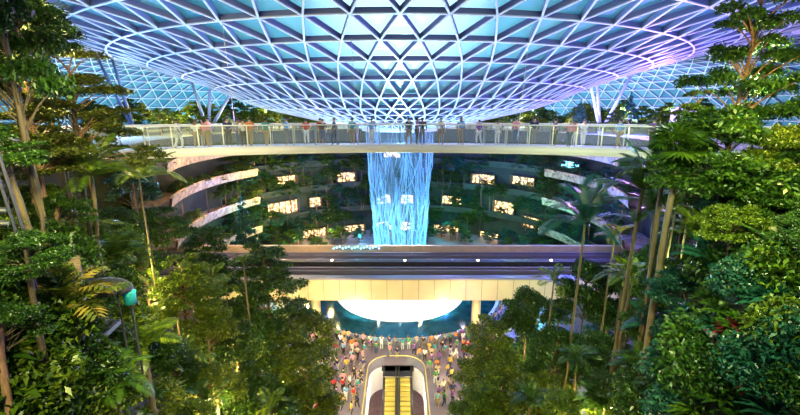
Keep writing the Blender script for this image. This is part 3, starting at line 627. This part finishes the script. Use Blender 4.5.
# ------------------------------------------------------------------ far valley wall: shops and hanging forest
def on_wall(px, py, rad=31.6):                         # where the sight line meets the cylinder of radius rad round the pool
    d = ray(px, py); a = d.x**2 + d.y**2; bq = -2*55*d.y; c = 55**2 - rad**2; D = bq*bq - 4*a*c
    if D < 0: return None
    return EYE + d*((-bq + math.sqrt(D))/(2*a))
shops = [(286,180,22,8),(283,208,34,13),(315,202,12,9),(314,234,26,10),(346,177,18,9),(352,229,26,8),(483,179,24,9),(523,181,26,8),(452,200,20,8),(504,208,22,13),(533,223,24,11),(446,229,25,8),(489,236,20,8),(392,157,16,9),(384,199,13,9),(407,199,12,9),(384,226,14,9),(407,226,13,9),(570,165,26,7),(340,247,8,3),(556,205,14,7)]
WHERE = {0:'upper left of the waterfall',1:'widest, left of the waterfall in the middle row',2:'small one just right of the widest left window',3:'lowest row, left of the waterfall',4:'upper row nearest the waterfall on its left',5:'lowest row, nearest the waterfall on its left',6:'upper row, first right of the waterfall',7:'upper row, second right of the waterfall',8:'middle row, nearest the waterfall on its right',9:'middle row, second right of the waterfall',10:'farthest right of the lower rows',11:'lowest row, first right of the waterfall',12:'lowest row, second right of the waterfall',13:'highest one seen through the waterfall',14:'left one of the middle pair seen through the waterfall',15:'right one of the middle pair seen through the waterfall',16:'left one of the lowest pair seen through the waterfall',17:'right one of the lowest pair seen through the waterfall',18:'cyan-lit one below the right part of the footbridge',19:'tiny one just above the left viaduct',20:'small one at the right end of the middle row'}
for i, (px, py, w_, h_) in enumerate(shops):
    p = on_wall(px, py, 31.5); dp = depth(p); a = math.atan2(p.x, p.y-55); W = w_*dp/400; Hh = h_*dp/400*1.02
    t = emp('shop_window', (p.x, p.y, p.z-Hh/2), -a, label='glowing shop opening in the dark planted wall, ' + WHERE[i], cat='window')
    im = M['cyanwin'] if i == 18 else M['warmw'] if i in (13,14,15,16,17) else M['warm']
    b = MB(); b.box((0, .35, Hh/2), (W, .1, Hh)); b.obj('lit_interior', im, t)
    b = MB(); b.box((0,0,Hh+.08), (W+.5,.8,.16)); b.box((0,0,-.08), (W+.5,.8,.16)); b.box((-W/2-.1,0,Hh/2), (.2,.8,Hh)); b.box((W/2+.1,0,Hh/2), (.2,.8,Hh)); b.obj('frame', M['frame'], t)
    nm = max(1, int(W/1.3)); b = MB()
    for k in range(1, nm): b.box((-W/2 + W*k/nm, .2, Hh/2), (.1,.1,Hh))
    b.box((0, .2, Hh*.35), (W, .08, .08)); b.obj('mullion', M['frame'], t)
rs = random.Random(5)
def far_ok(px, py):
    return all(abs(px-a) > c/2+5 or abs(py-b_) > d/2+5 for a, b_, c, d in shops[:19])
n = 0
for row, py in enumerate((162, 176, 190, 204, 218, 232, 244)):
    for px in range(230, 578, 8):
        X = px + rs.uniform(-6, 6); Y = py + rs.uniform(-4, 4)
        if not far_ok(X, Y) and rs.random() < .95: continue
        if 372 < X < 426 and rs.random() < .6: continue
        p = on_wall(X, Y, 30.6)
        if p is None or p.z < 1: continue
        ww = rs.uniform(2.6, 5.0); kd = 'far' if rs.random() < .7 else 'fart'
        zl = max([0]+[z for z in LV if z < p.z - 1]); plant_tree(kd, p.x, p.y, p.z + ww*.42, ww, M['barkw'], rs.randrange(3), GR[rs.choice(('b','t','b'))], zb=zl, zone='valley wall')
for sx in (-1, 1):                                     # low planting on the plaza flanks below the viaduct
    for k in range(26):
        x = rs.uniform(11.5, 25); y = rs.uniform(33.5, 39.8); hh = rs.uniform(2.2, 4.6)
        plant_tree(rs.choice(('far', 'fart')), sx*x, y, H(x, y)+hh, rs.uniform(2.6, 4.4), M['barkw'], rs.randrange(3), GR[rs.choice(('b','c') if sx < 0 else ('b','t'))], crownh=hh*.85, zone='flank', name='low_tree')
for k in range(34):
    a = R(-66 + 132*k/33 + rs.uniform(-2, 2)); rr = rs.uniform(23, 28.5)
    plant_tree(rs.choice(('far', 'fart')), math.sin(a)*rr, 55+math.cos(a)*rr, rs.uniform(2.2, 4.5), rs.uniform(2.8, 4.5), M['barkw'], rs.randrange(3), GR[rs.choice(('b','t'))], zb=0, crownh=rs.uniform(1.8, 2.2), zone='valley floor')
for i in (0,1,3,5,6,7,8,9,10,11,12):
    px, py, w_, h_ = shops[i]
    for k in range(2 if w_ > 22 else 1):
        p = on_wall(px + (rs.uniform(-.45, .45))*w_, py + h_*rs.uniform(.2, .6), 30.5); ww = rs.uniform(1.5, 2.4)
        plant_tree('far', p.x, p.y, p.z + ww*.4, ww, M['barkw'], rs.randrange(3), GR['b'], zb=p.z-ww*.6, zone='before shop', label=None, name='balcony_shrub')
for px, py, lb in ((222, 196, 'left'), (238, 178, 'left'), (205, 183, 'left'), (180, 190, 'left'), (190, 222, 'left'), (212, 240, 'left'), (248, 215, 'left'), (570, 190, 'right'), (590, 215, 'right'), (605, 180, 'right'), (580, 235, 'right'), (625, 200, 'right'), (618, 228, 'right'), (648, 165, 'right'), (560, 170, 'right')):
    p = on_wall(px, py, 29.6)
    if p is None: continue
    zl = max([0]+[z for z in LV if z < p.z - .5])
    plant_tree('far' if lb == 'left' else 'fart', p.x, p.y, p.z + 1.6, rs.uniform(2.8, 4), M['barkw'], rs.randrange(3), GR['b'] if lb == 'left' else None, zb=zl, zone='terrace '+lb)
p = on_wall(243, 222, 24); plant_tree('cone', p.x, p.y, 13.5, 7, M['barkw'], 0, GR['t'], zb=0, crownh=8, label='pointed blue-lit conifer standing before the left terraces', name='conifer')
for px, py, w_, c in ((240, 200, 900, BL), (262, 215, 500, TE), (300, 192, 700, YG), (268, 178, 600, YG), (330, 228, 600, YG), (275, 222, 600, YG), (325, 172, 500, YG), (300, 240, 500, YG), (470, 222, 350, (.6,1,.4)), (515, 195, 350, (.6,1,.4)), (352, 200, 600, BL), (360, 235, 500, CY), (440, 215, 500, TE), (470, 195, 500, TE), (520, 205, 450, TE), (500, 165, 700, BL), (450, 165, 700, BL), (550, 225, 500, TE), (575, 170, 1100, BL), (590, 200, 800, BL), (605, 225, 1100, PU), (630, 235, 1100, PU), (320, 165, 500, BL), (180, 200, 300, WM), (210, 165, 260, WM)):
    p = on_wall(px, py, 24.5)
    if p: lamp('POINT', p, w_*2.6, c, None, .3)
for a in (-100, -90, -80, -70, -62):                      # warm cove light under the left terraces
    for z in LV[1:]:
        lamp('POINT', (math.sin(R(a))*27.2, 55 + math.cos(R(a))*27.2, z+1.9), 230, (1, .58, .26), None, .2)
for a in (64, 74, 86, 100):
    for z in LV[1:]:
        lamp('POINT', (math.sin(R(a))*27.2, 55 + math.cos(R(a))*27.2, z+1.9), 110, (1, .6, .4) if z > 15 else (.6, .45, 1), None, .2)
# park trees on the plateau behind the bridge
rs = random.Random(9)
for k, px in enumerate(list(range(92, 345, 13)) + list(range(478, 705, 13))):
    for row in (0, 1):
        s = (88 if row else 96) + rs.uniform(-6, 6); q = pt(px + rs.uniform(-5, 5), 104 + rs.uniform(-8, 12) + row*5, s)
        if math.hypot(q.x, q.y-55) < 34 or math.hypot(q.x, q.y-55) > 72: q = pt(px, 108, 70 + rs.uniform(-5, 8))
        if math.hypot(q.x, q.y-55) < 33.5: continue
        plant_tree('far', q.x, q.y, q.z, rs.uniform(4.5, 7), M['barkw'], rs.randrange(3), GR[rs.choice(('a','b','c'))], zb=TOP, crownh=min(5.5, (q.z-TOP)*.9), zone='park')
for k in range(64):                                   # clipped bushes along the park edge
    a = R(-78 + 156*k/63 + rs.uniform(-1, 1)); rr = rs.uniform(35, 41); hh = rs.uniform(1.8, 4.2)
    plant_tree('far', math.sin(a)*rr, 55+math.cos(a)*rr, TOP+hh, rs.uniform(2.6, 4.2), M['barkw'], rs.randrange(3), GR[rs.choice(('a','a','c'))], zb=TOP, crownh=hh*.95, zone='park edge', name='park_bush')
for x in (-24, -12, 0, 12, 24): lamp('POINT', (x, 94, TOP+4), 2600, (.55, .8, 1) if x < 5 else (.6, .6, 1), None, .4)
for k in range(0, 64, 7):
    a = R(-78 + 156*k/63); lamp('POINT', (math.sin(a)*34, 55+math.cos(a)*34, TOP+2.4), 1100, (1, .85, .30) if a < .4 else (.85, .75, 1), None, .2)
for sd, sgn in (('left', -1), ('right', 1)):           # greenery spilling over the terrace parapets
    for z in LV:
        for k in range(15):
            if rs.random() < .22: continue
            a = sgn*R(61 + 3.1*k + rs.uniform(-1, 1)); ww = rs.uniform(1.5, 3.0)
            plant_tree(rs.choice(('far','fart')), math.sin(a)*28.7, 55+math.cos(a)*28.7, z + rs.uniform(.9, 2.2), ww, M['barkw'], rs.randrange(3), GR[rs.choice(('b','c','b') if sgn < 0 else ('b','t'))], zb=z+.05, crownh=rs.uniform(1., 1.9), zone='parapet '+sd, name='terrace_shrub')
for px, pyt, w_ in ((581, 103, 6), (631, 96, 6.5)):
    q = pt(px, pyt, 76); plant_tree('cone', q.x, q.y, q.z, w_, M['barkw'], 0, GR['t'], zb=TOP, crownh=q.z-TOP, name='conifer', label='pointed blue-lit conifer behind the right part of the footbridge, ' + ('left one beside the white struts' if px < 600 else 'right one beyond the white struts'))
    lamp('POINT', (q.x-1, q.y-4, TOP+2.5), 6500, (.10, .12, 1), None, .3)

# unseen point lamps added to brighten the bridge and its visitors
for a in (-34, -20, -7, 7, 20, 34):
    lamp('POINT', (math.sin(R(a))*(BR+1.6), math.cos(R(a))*(BR+1.6)-4.65, DZ+2.7), 150, (.75, .85, 1) if a < 5 else (.8, .7, 1), None, .2)
# ================================================================== ESCALATORS AND OPENING
t = emp('opening_balustrade', (0,0,0), label='rounded glass barrier with bright rail around the escalator opening', cat='railing')
og = opening(grow=.12); b = MB(); m_ = len(og)
b.add([(x,y,.02) for x,y in og] + [(x,y,1.05) for x,y in og], [(i,i+1,m_+i+1,m_+i) for i in range(m_-1) if not (9 <= i <= 12)]); b.obj('glass_panel', M['glass'], t)
for part in (og[:11], og[11:]):
    b = MB(); b.tube([(x,y,1.1) for x,y in part], .05, 6); b.obj('handrail', M['ystep'], t)
def escalator(xc, label):
    t = emp('escalator', (xc, 35.2, 0), label=label, cat='escalator'); run = 11.0; dz = -run*math.tan(R(30)); N_ = 27
    for k in range(N_):
        u = (k+.5)/N_; b = MB(); b.box((0, -run*u, dz*u-.13), (.98, run/N_*1.0, .2)); b.box((0, -run*u-run/N_*.46, dz*u-.03), (.98, .04, .03)); b.obj('step', M['ystep'], t)
    b = MB(); b.box((0, .75, .03), (1.5, 1.6, .06)); b.obj('landing_plate', M['blackm'], t)
    for sx in (-1, 1):
        b = MB(); x = sx*.60
        b.add([(x-.02,.5,.05),(x-.02,.5,.9),(x-.02,-.3,.9),(x-.02,-run,dz+.75),(x-.02,-run,dz-.1),(x-.02,-.3,-.1),(x+.02,.5,.05),(x+.02,.5,.9),(x+.02,-.3,.9),(x+.02,-run,dz+.75),(x+.02,-run,dz-.1),(x+.02,-.3,-.1)],
              [(0,1,2,5),(2,3,4,5),(6,11,8,7),(8,11,10,9),(1,7,8,2),(2,8,9,3)]); b.obj('balustrade', M['ystep'], t)
        b = MB(); b.tube([(x,.45,.3),(x,.62,.6),(x,.5,.9),(x,.3,.98),(x,-.3,.96),(x,-run,dz+.82)], .055, 6); b.obj('handrail', M['black'], t)
    b = MB(); b.add([(-.75,.2,-.3),(.75,.2,-.3),(.75,-run,dz-.35),(-.75,-run,dz-.35),(-.75,.2,-.9),(.75,.2,-.9),(.75,-run,dz-1.2),(-.75,-run,dz-1.2)], [(0,1,2,3),(4,7,6,5),(0,3,7,4),(1,5,6,2),(0,4,5,1)]); b.obj('truss', M['blackm'], t)
escalator(-.98, 'left escalator with yellow-lit steps going down towards the viewer')
escalator(.50, 'right escalator with yellow-lit steps going down towards the viewer')
b = MB(); b.box((-.24, 36.4, .03), (3.3, .9, .06)); struct(b.obj('floor', M['blackm']))
for y, z in ((33.6, 1.6), (30.5, -.2), (27.5, -2)): lamp('POINT', (-.24, y, z), 110, (1, .85, .15), None, .15)
lamp('POINT', (-2.4, 33.6, -1.0), 220, (1, .9, .8), None, .15); lamp('POINT', (1.9, 33.6, -1.0), 220, (1, .9, .8), None, .15)
for x in (-2.4, 1.9):
    lamp('POINT', (x, 30, -3), 160, (1, .75, .75), None, .2)

# ================================================================== PEOPLE
def skinned(name, V, E, rad, m, sub=1):
    me = bpy.data.meshes.new(name); me.from_pydata(V, E, []); o = bpy.data.objects.new(name, me); COL.objects.link(o)
    o.modifiers.new('s', 'SKIN'); sv = me.skin_vertices[0].data
    for i, r in enumerate(rad):
        sv[i].radius = (r, r) if not isinstance(r, tuple) else r; sv[i].use_root = (i == 0)
    if sub: o.modifiers.new('d', 'SUBSURF').levels = sub
    dg = bpy.context.evaluated_depsgraph_get(); e = o.evaluated_get(dg); nm = bpy.data.meshes.new_from_object(e); nm.name = name
    bpy.data.objects.remove(o); nm.materials.clear(); nm.materials.append(m); nm.polygons.foreach_set('use_smooth', [True]*len(nm.polygons)); return nm
def person_meshes(pose):
    # joints, facing +y, height 1.7
    st = dict(stand=0, walk=.28, lean=0, phone=.04)[pose]; ln = .12 if pose == 'lean' else 0
    P = dict(pel=(0,0,.92), wst=(0,ln*.3,1.08), chs=(0,ln*.8,1.30), nk=(0,ln,1.45), hd=(0,ln+.02,1.56), tp=(0,ln+.01,1.67),
             hl=(-.09,0,.88), kl=(-.10,st*.55,.48), al=(-.10,st*.6-.06,.09), tl=(-.11,st*.6+.10,.04), hr=(.09,0,.88), kr=(.10,-st*.25+.03,.48), ar=(.10,-st*.9,.10), tr=(.11,-st*.9+.15,.04),
             sl=(-.18,ln*.9,1.39), sr=(.18,ln*.9,1.39))
    if pose == 'lean': P.update(el=(-.24,.22,1.18), wl=(-.15,.42,1.12), er=(.24,.22,1.18), wr=(.15,.42,1.12))
    elif pose == 'phone': P.update(el=(-.24,.14,1.25), wl=(-.08,.32,1.46), er=(.25,.02,1.12), wr=(.26,.06,.88))
    else: P.update(el=(-.25,-st*.5,1.12), wl=(-.25,st*.1+.03,.90), er=(.25,st*.5,1.12), wr=(.25,st*.8+.05,.92))
    rd = dict(pel=.13, wst=.115, chs=.135, nk=.055, hd=.088, tp=.06, hl=.085, kl=.058, al=.038, tl=.03, hr=.085, kr=.058, ar=.038, tr=.03, sl=.055, sr=.055, el=.038, er=.038, wl=.027, wr=.027)
    ed = [('pel','wst'),('wst','chs'),('chs','nk'),('nk','hd'),('hd','tp'),('pel','hl'),('hl','kl'),('kl','al'),('al','tl'),('pel','hr'),('hr','kr'),('kr','ar'),('ar','tr'),('chs','sl'),('sl','el'),('el','wl'),('chs','sr'),('sr','er'),('er','wr')]
    for sd in 'lr':
        w_ = Vector(P['w'+sd]); d = (w_-Vector(P['e'+sd])).normalized(); s_ = d.cross(Vector((0,1,0)) if abs(d.y) < .8 else Vector((0,0,1))).normalized()
        pm = w_ + d*.07; P['m'+sd] = tuple(pm); rd['m'+sd] = .026; ed.append(('w'+sd, 'm'+sd))
        for j, (off, ln_) in enumerate(((-.032,.055),(-.011,.07),(.011,.075),(.032,.065),(.05,.05))):
            if j == 4: a_ = w_ + d*.035 + s_*.035; c_ = a_ + d*.03 + s_*.02; root = 'w'+sd
            else: a_ = pm + d*.03 + s_*off; c_ = a_ + d*ln_*.6 + Vector((0,.015,0)); root = 'm'+sd
            P['f%d%s' % (j, sd)] = tuple(a_); P['g%d%s' % (j, sd)] = tuple(c_); rd['f%d%s' % (j, sd)] = .009; rd['g%d%s' % (j, sd)] = .008; ed += [(root, 'f%d%s' % (j, sd)), ('f%d%s' % (j, sd), 'g%d%s' % (j, sd))]
    def sub(keys, extra=0, scale=1.0, ren=None):
        k = list(keys); ix = {a: i for i, a in enumerate(k)}
        return [P[a] for a in k], [(ix[a], ix[b_]) for a, b_ in ed if a in ix and b_ in ix], [rd[a]*scale+extra for a in k]
    V, E, r = sub(P.keys()); body = skinned('body', V, E, r, M['skin'], 1)
    V, E, r = sub(['pel','wst','chs','sl','el','sr','er'], .022); shirt = skinned('shirt', V, E, r, M['white'], 1)
    V, E, r = sub(['pel','hl','kl','al','hr','kr','ar'], .018); trous = skinned('trousers', V, E, r, M['black'], 1)
    b = MB(); c = Vector(P['hd']) + Vector((0,-.012,.03)); vs = []; 
    for i in range(6):
        for j in range(10):
            th = i/5*1.75; ph = 2*PI*j/10; k_ = 1.0; yy = math.sin(th)*math.sin(ph)
            if yy > .3 and i > 2: k_ = .8
            vs.append(c + Vector((math.sin(th)*math.cos(ph)*.098*k_, yy*.112*k_ - .012, math.cos(th)*.115)))
    b.add(vs, [(i*10+j, i*10+(j+1)%10, (i+1)*10+(j+1)%10, (i+1)*10+j) for i in range(5) for j in range(10)])
    me = bpy.data.meshes.new('hair'); me.from_pydata(b.v, [], b.f); me.update(); me.materials.append(M['hair']); me.polygons.foreach_set('use_smooth', [True]*len(me.polygons))
    # face: nose, eyes, mouth
    b = MB(); f = Vector(P['hd']); b.tube([f+Vector((0,.075,.035)), f+Vector((0,.112,-.01))], [.008,.016], 5)
    for sx in (-1,1): b.box(f+Vector((sx*.033,.082,.035)), (.026,.012,.012))
    b.box(f+Vector((0,.084,-.045)), (.045,.012,.010)); fm = bpy.data.meshes.new('face'); fm.from_pydata(b.v, [], b.f); fm.update(); fm.materials.append(M['skin2'])
    return body, shirt, trous, me, fm
PM_ = {p: person_meshes(p) for p in ('stand','walk','lean','phone')}
TOPC = {'white':(.75,.74,.72),'black':(.02,.02,.022),'red':(.55,.03,.03),'navy':(.02,.035,.14),'grey':(.25,.25,.27),'pink':(.75,.28,.36),'yellow':(.72,.48,.06),'teal':(.03,.30,.32),'orange':(.70,.20,.04),'beige':(.50,.38,.25),'purple':(.22,.08,.35),'sky blue':(.18,.42,.75),'green':(.06,.25,.07)}
BOTC = {'black':(.02,.02,.022),'blue denim':(.05,.09,.20),'grey':(.20,.20,.21),'white':(.7,.7,.68),'khaki':(.33,.25,.14)}
CM = {}
def cmat(n, c):
    if n not in CM: CM[n] = mat(n + ' cloth', c, .8)
    return CM[n]
PEOPLE = []; rp = random.Random(31)
def person(x, y, z, rz, pose, zone, top=None, bot=None):
    top = top or rp.choice(list(TOPC)); bot = bot or rp.choice(list(BOTC)); hr = rp.choice(('black','black','brown')); h = rp.uniform(.92, 1.06)
    t = emp('person', (x, y, z), rz); t.scale = (h,h,h); ms = PM_[pose]
    o = mk('body', ms[0], None, t); 
    if rp.random() < .3: use_mat(o, M['skin2'])
    use_mat(mk('shirt', ms[1], None, t), cmat('top '+top, TOPC[top])); use_mat(mk('trousers', ms[2], None, t), cmat('bottom '+bot, BOTC[bot]))
    use_mat(mk('hair', ms[3], None, t), M['hair' if hr == 'black' else 'hairb']); mk('face', ms[4], None, t)
    PEOPLE.append((t, top, bot, hr, pose, zone)); return t
for i in range(46):                                     # along the pool railing
    a = R(-66 + 132*i/45 + rp.uniform(-.8,.8)); rr = 15.22 + rp.uniform(0,.1)
    person(math.sin(a)*rr, 55 - math.cos(a)*rr, 0, a, rp.choice(('lean','lean','phone','stand')), 'rail')
used = []
def free(x, y, d):
    if any((x-a)**2 + (y-b_)**2 < d*d for a, b_ in used): return False
    used.append((x, y)); return True
def inside(x, y): return abs(x-EX) < 3.3 and y < EY + .6
for i in range(60):                                     # second and third rows
    for _ in range(30):
        a = R(rp.uniform(-58, 58)); rr = rp.uniform(15.9, 18.0); x, y = math.sin(a)*rr, 55 - math.cos(a)*rr
        if not inside(x, y) and free(x, y, .55): person(x, y, 0, a + rp.uniform(-.5,.5), rp.choice(('stand','walk','phone')), 'near rail'); break
for i in range(95):
    for _ in range(30):
        x = rp.uniform(-8.5, 9.5); y = rp.uniform(29.5, 39)
        if inside(x, y) or math.hypot(x, y-55) < 18.2: continue
        if free(x, y, .65):
            z_ = 'left walk' if x < EX-3 else 'right walk' if x > EX+3 else 'behind escalators'
            person(x, y, 0, rp.uniform(0, 6.28), rp.choice(('walk','walk','stand')), z_); break
for px, tp in ((190,'white'),(199,'white'),(206,'pink'),(212,'pink'),(228,'navy'),(237,'grey'),(252,'white'),(259,'orange'),(271,'teal'),(288,'sky blue'),(305,'red'),(318,'red'),(321,'black'),(336,'navy'),(352,'teal'),(371,'sky blue'),(409,'navy'),(417,'purple'),(423,'black'),(441,'white'),(462,'sky blue'),(480,'purple'),(497,'white'),(515,'pink'),(533,'navy'),(548,'purple'),(566,'pink'),(573,'pink'),(588,'white'),(612,'sky blue'),(630,'purple')):
    an = math.atan((px-400)/400*.97); rr = BR + rp.uniform(.5, 2.2)
    x = (px-400)/400*(25.6 if abs(px-400) < 150 else 24.2); y = math.sqrt(rr*rr-x*x)-4.65
    person(x, y, DZ-.04, rp.choice((0, PI, 1.57, -1.57, .3)) - math.atan2(x, y+7.5)*0, rp.choice(('stand','walk','phone','walk')), 'bridge', tp)

# ================================================================== SMALL THINGS
t = emp('black_canopy', tuple(pt(105, 283, 12) - Vector((0,0,1.0))), label='black rounded fabric roof half hidden in the left slope plants', cat='canopy')
t.scale = (.42, .42, .42)
b = MB(); vs = [(math.cos(2*PI*j/28)*(1.55 if i else 0)*math.sin(i*PI/12)*1.0, math.sin(2*PI*j/28)*math.sin(i*PI/12)*(1.0 if i else 0), 1.9+math.cos(i*PI/12)*.75) for i in range(7) for j in range(28)]
b.add(vs, [(i*28+j, i*28+(j+1)%28, (i+1)*28+(j+1)%28, (i+1)*28+j) for i in range(6) for j in range(28)]); b.obj('fabric_roof', M['awn'], t, True)
for x, y in ((-1,-.5),(1,-.5),(-1,.5),(1,.5)):
    b = MB(); b.tube([(x,y,-5),(x,y,2.0)], .05, 8); b.obj('post', M['blackm'], t)
q = pt(128, 287, 11.7) - Vector((0,0,.45)); b = MB(); b.lathe([(0,0),(.22,0),(.26,.55),(.2,.6),(0,.6)], 16); o = b.obj('planter', M['teal'], None, True); o.location = q; o.scale = (.6,.6,.6); 
b = MB(); b.tube([(0,0,-3.4),(0,0,0)], .04, 8); b.obj('stand', M['blackm'], o)
tag(o, 'small bright teal pot beside the black fabric roof', 'pot')
q = hit(40, 335); t = emp('stone_stair', (q.x, q.y, q.z-.2), R(35), label='pinkish stone steps half overgrown at the left', cat='stairs')
for k in range(7):
    b = MB(); b.box((0, k*.34, k*.17+.1), (1.5, .4, .3)); b.obj('step', M['stone'], t)
def handrail(p0, p1, lb, hgt=1.0, w_=.16):
    a = hit(*p0); c = hit(*p1); t = emp('trail_handrail', tuple(a), label=lb, cat='handrail'); d = c-a
    b = MB(); dn = d.normalized(); m = dn.to_track_quat('Y', 'Z').to_matrix(); b.box(d/2 + Vector((0,0,hgt)), (w_, d.length, .12), rot=m); b.obj('top_rail', M['frail'], t)
    for k in range(4):
        p = d*(k/3); b = MB(); b.tube([p-Vector((0,0,.3)), p+Vector((0,0,hgt))], .03, 6); b.obj('post', M['blackm'], t)
M['frail'] = mat('grey handrail', (.20,.19,.19), .5)
handrail((-4, 300), (44, 272), 'grey handrail bar rising at the left edge above the bronze palms')
handrail((78, 405), (124, 352), 'grey handrail bar at the bottom left among ferns')
handrail((688, 352), (706, 372), 'teal-lit handrail bar on the right slope'); handrail((716, 380), (744, 408), 'dark handrail bar at the bottom right near the crimson plants')
q = pt(790, 338, 13); t = emp('stone_wall', (q.x, q.y, q.z-.3), R(-25), label='tan stone block wall at the right edge behind a leaning trunk', cat='wall')
for i in range(4):
    for j in range(3):
        b = MB(); b.box((-1 + j*1.02 + (i % 2)*.4, 0, .4+i*.72), (.98, .7, .68)); b.obj('stone_block', M['stone'], t)
t.scale = (.62, .62, .62)
p0 = pt(14, 226, 11); t = emp('light_mast', (p0.x, p0.y, H(p0.x,p0.y)), label='dark slanted mast with two small floodlights at the left edge', cat='lamp post')
b = MB(); g0 = H(p0.x,p0.y); dzm = p0.z-g0
for dx in (0, .16): b.tube([(dx, 0, 0), (dx, 0, dzm), (dx-.25, 0, dzm+2.9)], .03, 6)
for k in range(12): b.tube([(-.02*k, 0, dzm+k*.24), (.16-.02*k-.02, 0, dzm+k*.24+.2)], .012, 4)
b.obj('mast', M['blackm'], t)
for dz in (.05, .32):
    b = MB(); b.tube([(-.1,0,dzm+dz), (-.3,-.12,dzm+dz+.05)], [.06,.09], 10); o = b.obj('floodlight', M['blackm'], t); b = MB(); b.tube([(-.3,-.12,dzm+dz+.05), (-.32,-.13,dzm+dz+.055)], .075, 10); b.obj('lens', M['lampb'], o)
q = pt(691, 106, 74); t = emp('light_sculpture', (q.x, q.y, TOP), label='tall lilac lit pleated screen standing behind the right end of the footbridge', cat='sculpture')
M['lil'] = mat('lit lilac net', (.6,.5,.9), .6, emit=(.62,.42,1), estr=1.1, noise=(.9,.9,1), nscale=1.5)
for k in range(8):
    b = MB(); hh = q.z-TOP+.6 - abs(k-3)*.35; b.box((-2.4+k*.68, (k % 2)*.4, hh/2), (.62, .08, hh), .5 if k % 2 else -.5); b.obj('panel', M['lil'], t)
t = emp('led_text_lamps', (pt(356, 252, 50).x, 50.2, 8.0), label='small blue lamps in place of LED lettering on the viaduct left of the waterfall', cat='lights')  # this lamp row stands in for unreadable LED lettering
b = MB(); b.box((0,0,.2), (6.2,.06,.06)); b.obj('wire', M['blackm'], t)
for k in range(16):
    b = MB(); b.box((-3+k*.4, 0, .28+.12*(k % 3)), (.16,.1,.12)); b.obj('bulb', M['lampb'], t)
lamp('POINT', (pt(356, 252, 50).x, 49.8, 9), 60, CY, None, .2)

# ================================================================== LABELS
ORD = 'first second third fourth fifth sixth seventh eighth ninth tenth eleventh twelfth thirteenth fourteenth fifteenth sixteenth seventeenth eighteenth nineteenth twentieth'.split()
def ordn(i):
    if i < 20: return ORD[i]
    return ('twenty-','thirty-','forty-')[(i-20)//10] + ORD[i % 10] if (i % 10) != 9 or True else ''
def px_of(o): p = o.location; return (400 + p.x/depth(p)*400, 207.5 + ((p.z-26)*-1*CC - p.y*SS)/depth(p)*400)
def finish(groups):
    for key, lst in groups.items():
        base, cat, grp = key; lst.sort(key=lambda o: px_of(o)[0])
        for i, o in enumerate(lst):
            o['category'] = cat
            if len(lst) > 1: o['group'] = grp
            o['label'] = base if len(lst) == 1 else base + ', ' + ordn(i) + ' from the left'
G = {}
PZ = dict(stand='standing', walk='walking', lean='leaning', phone='raising a phone')
WH_ = {'rail':'at the pool railing','near rail':'in crowd behind railing','left walk':'left of the escalators','right walk':'right of the escalators','behind escalators':'just beyond the escalators','bridge':'on the footbridge'}
GP = {'rail':'visitors at the pool railing','near rail':'crowd behind the pool railing','left walk':'people on the plaza left','right walk':'people on the plaza right','behind escalators':'people beyond the escalators','bridge':'visitors on the footbridge'}
for t, top, bot, hr, pose, zone in PEOPLE:
    G.setdefault(('person, %s top, %s trousers, %s %s' % (top, bot, PZ[pose] if pose != 'phone' else 'arm raised', WH_[zone]), 'person', GP[zone]), []).append(t)
LOOK = dict(a='yellow-green', b='dark green', c='fresh green', d='olive', r='crimson', o='bronze', t='blue-green', p='green')
IM = {m: k for k, m in GR.items()}
ch_of = {}
for x in S.objects:
    if x.parent and x.name.startswith(('foliage','frond')): ch_of.setdefault(x.parent.name, x)
def look2(o):
    c = o if o.type == 'MESH' else ch_of.get(o.name); return LOOK[IM[c.material_slots[0].material]]
for t, kind, zone, label in PLANTED:
    nm = t.name.split('.')[0].replace('_', ' '); cat = 'palm' if 'palm' in nm else 'tree' if ('tree' in nm or nm == 'conifer') else 'plant'; X, Y = px_of(t)
    if label: t['label'] = label; t['category'] = cat; continue
    if zone == 'valley wall':
        lv = 'lowest' if t.location.z < 3 else 'second' if t.location.z < 8 else 'third' if t.location.z < 13 else 'highest'
        sd = 'left of' if X < 368 else 'right of' if X > 430 else 'behind'
        key = ('%s tree on %s ledge %s waterfall' % (look2(t), lv, sd), cat, 'trees on the valley wall')
    elif zone == 'valley floor': key = ('%s low tree on the valley floor beyond the pool' % look2(t), cat, 'low trees beyond the pool')
    elif zone == 'park edge': key = ('%s bush at park edge, %s half of footbridge' % (look2(t), 'left' if X < 400 else 'right'), 'plant', 'bushes at the park edge')
    elif zone.startswith('parapet'):
        z_ = 'lowest' if t.location.z < 8 else 'second' if t.location.z < 13 else 'third' if t.location.z < 17 else 'highest'
        key = ('%s shrub on the %s %s terrace parapet' % (look2(t), z_, zone.split()[1]), 'plant', 'shrubs on the terrace parapets')
    elif zone == 'before shop': key = ('small shrub before glowing shop %s the waterfall' % ('left of' if X < 400 else 'right of'), 'plant', 'shrubs before shop openings')
    elif zone.startswith('terrace'): key = ('%s tree on the curved %s valley terraces' % (look2(t), zone.split()[1]), cat, 'trees on the side terraces')
    elif zone == 'park': key = ('%s park tree behind the %s half of footbridge' % (look2(t), 'left' if X < 400 else 'right'), cat, 'park trees behind the footbridge')
    else:
        sd = 'left' if X < 400 else 'right'; D = depth(t.location)
        di = 'near the viewer' if D < 17 else 'in its middle' if D < 24 else 'towards the viaduct'
        key = ('%s %s on the %s slope %s' % (look2(t), nm, sd, di), cat, '%ss on the %s slope' % (nm, sd))
    G.setdefault(key, []).append(t)
finish(G)
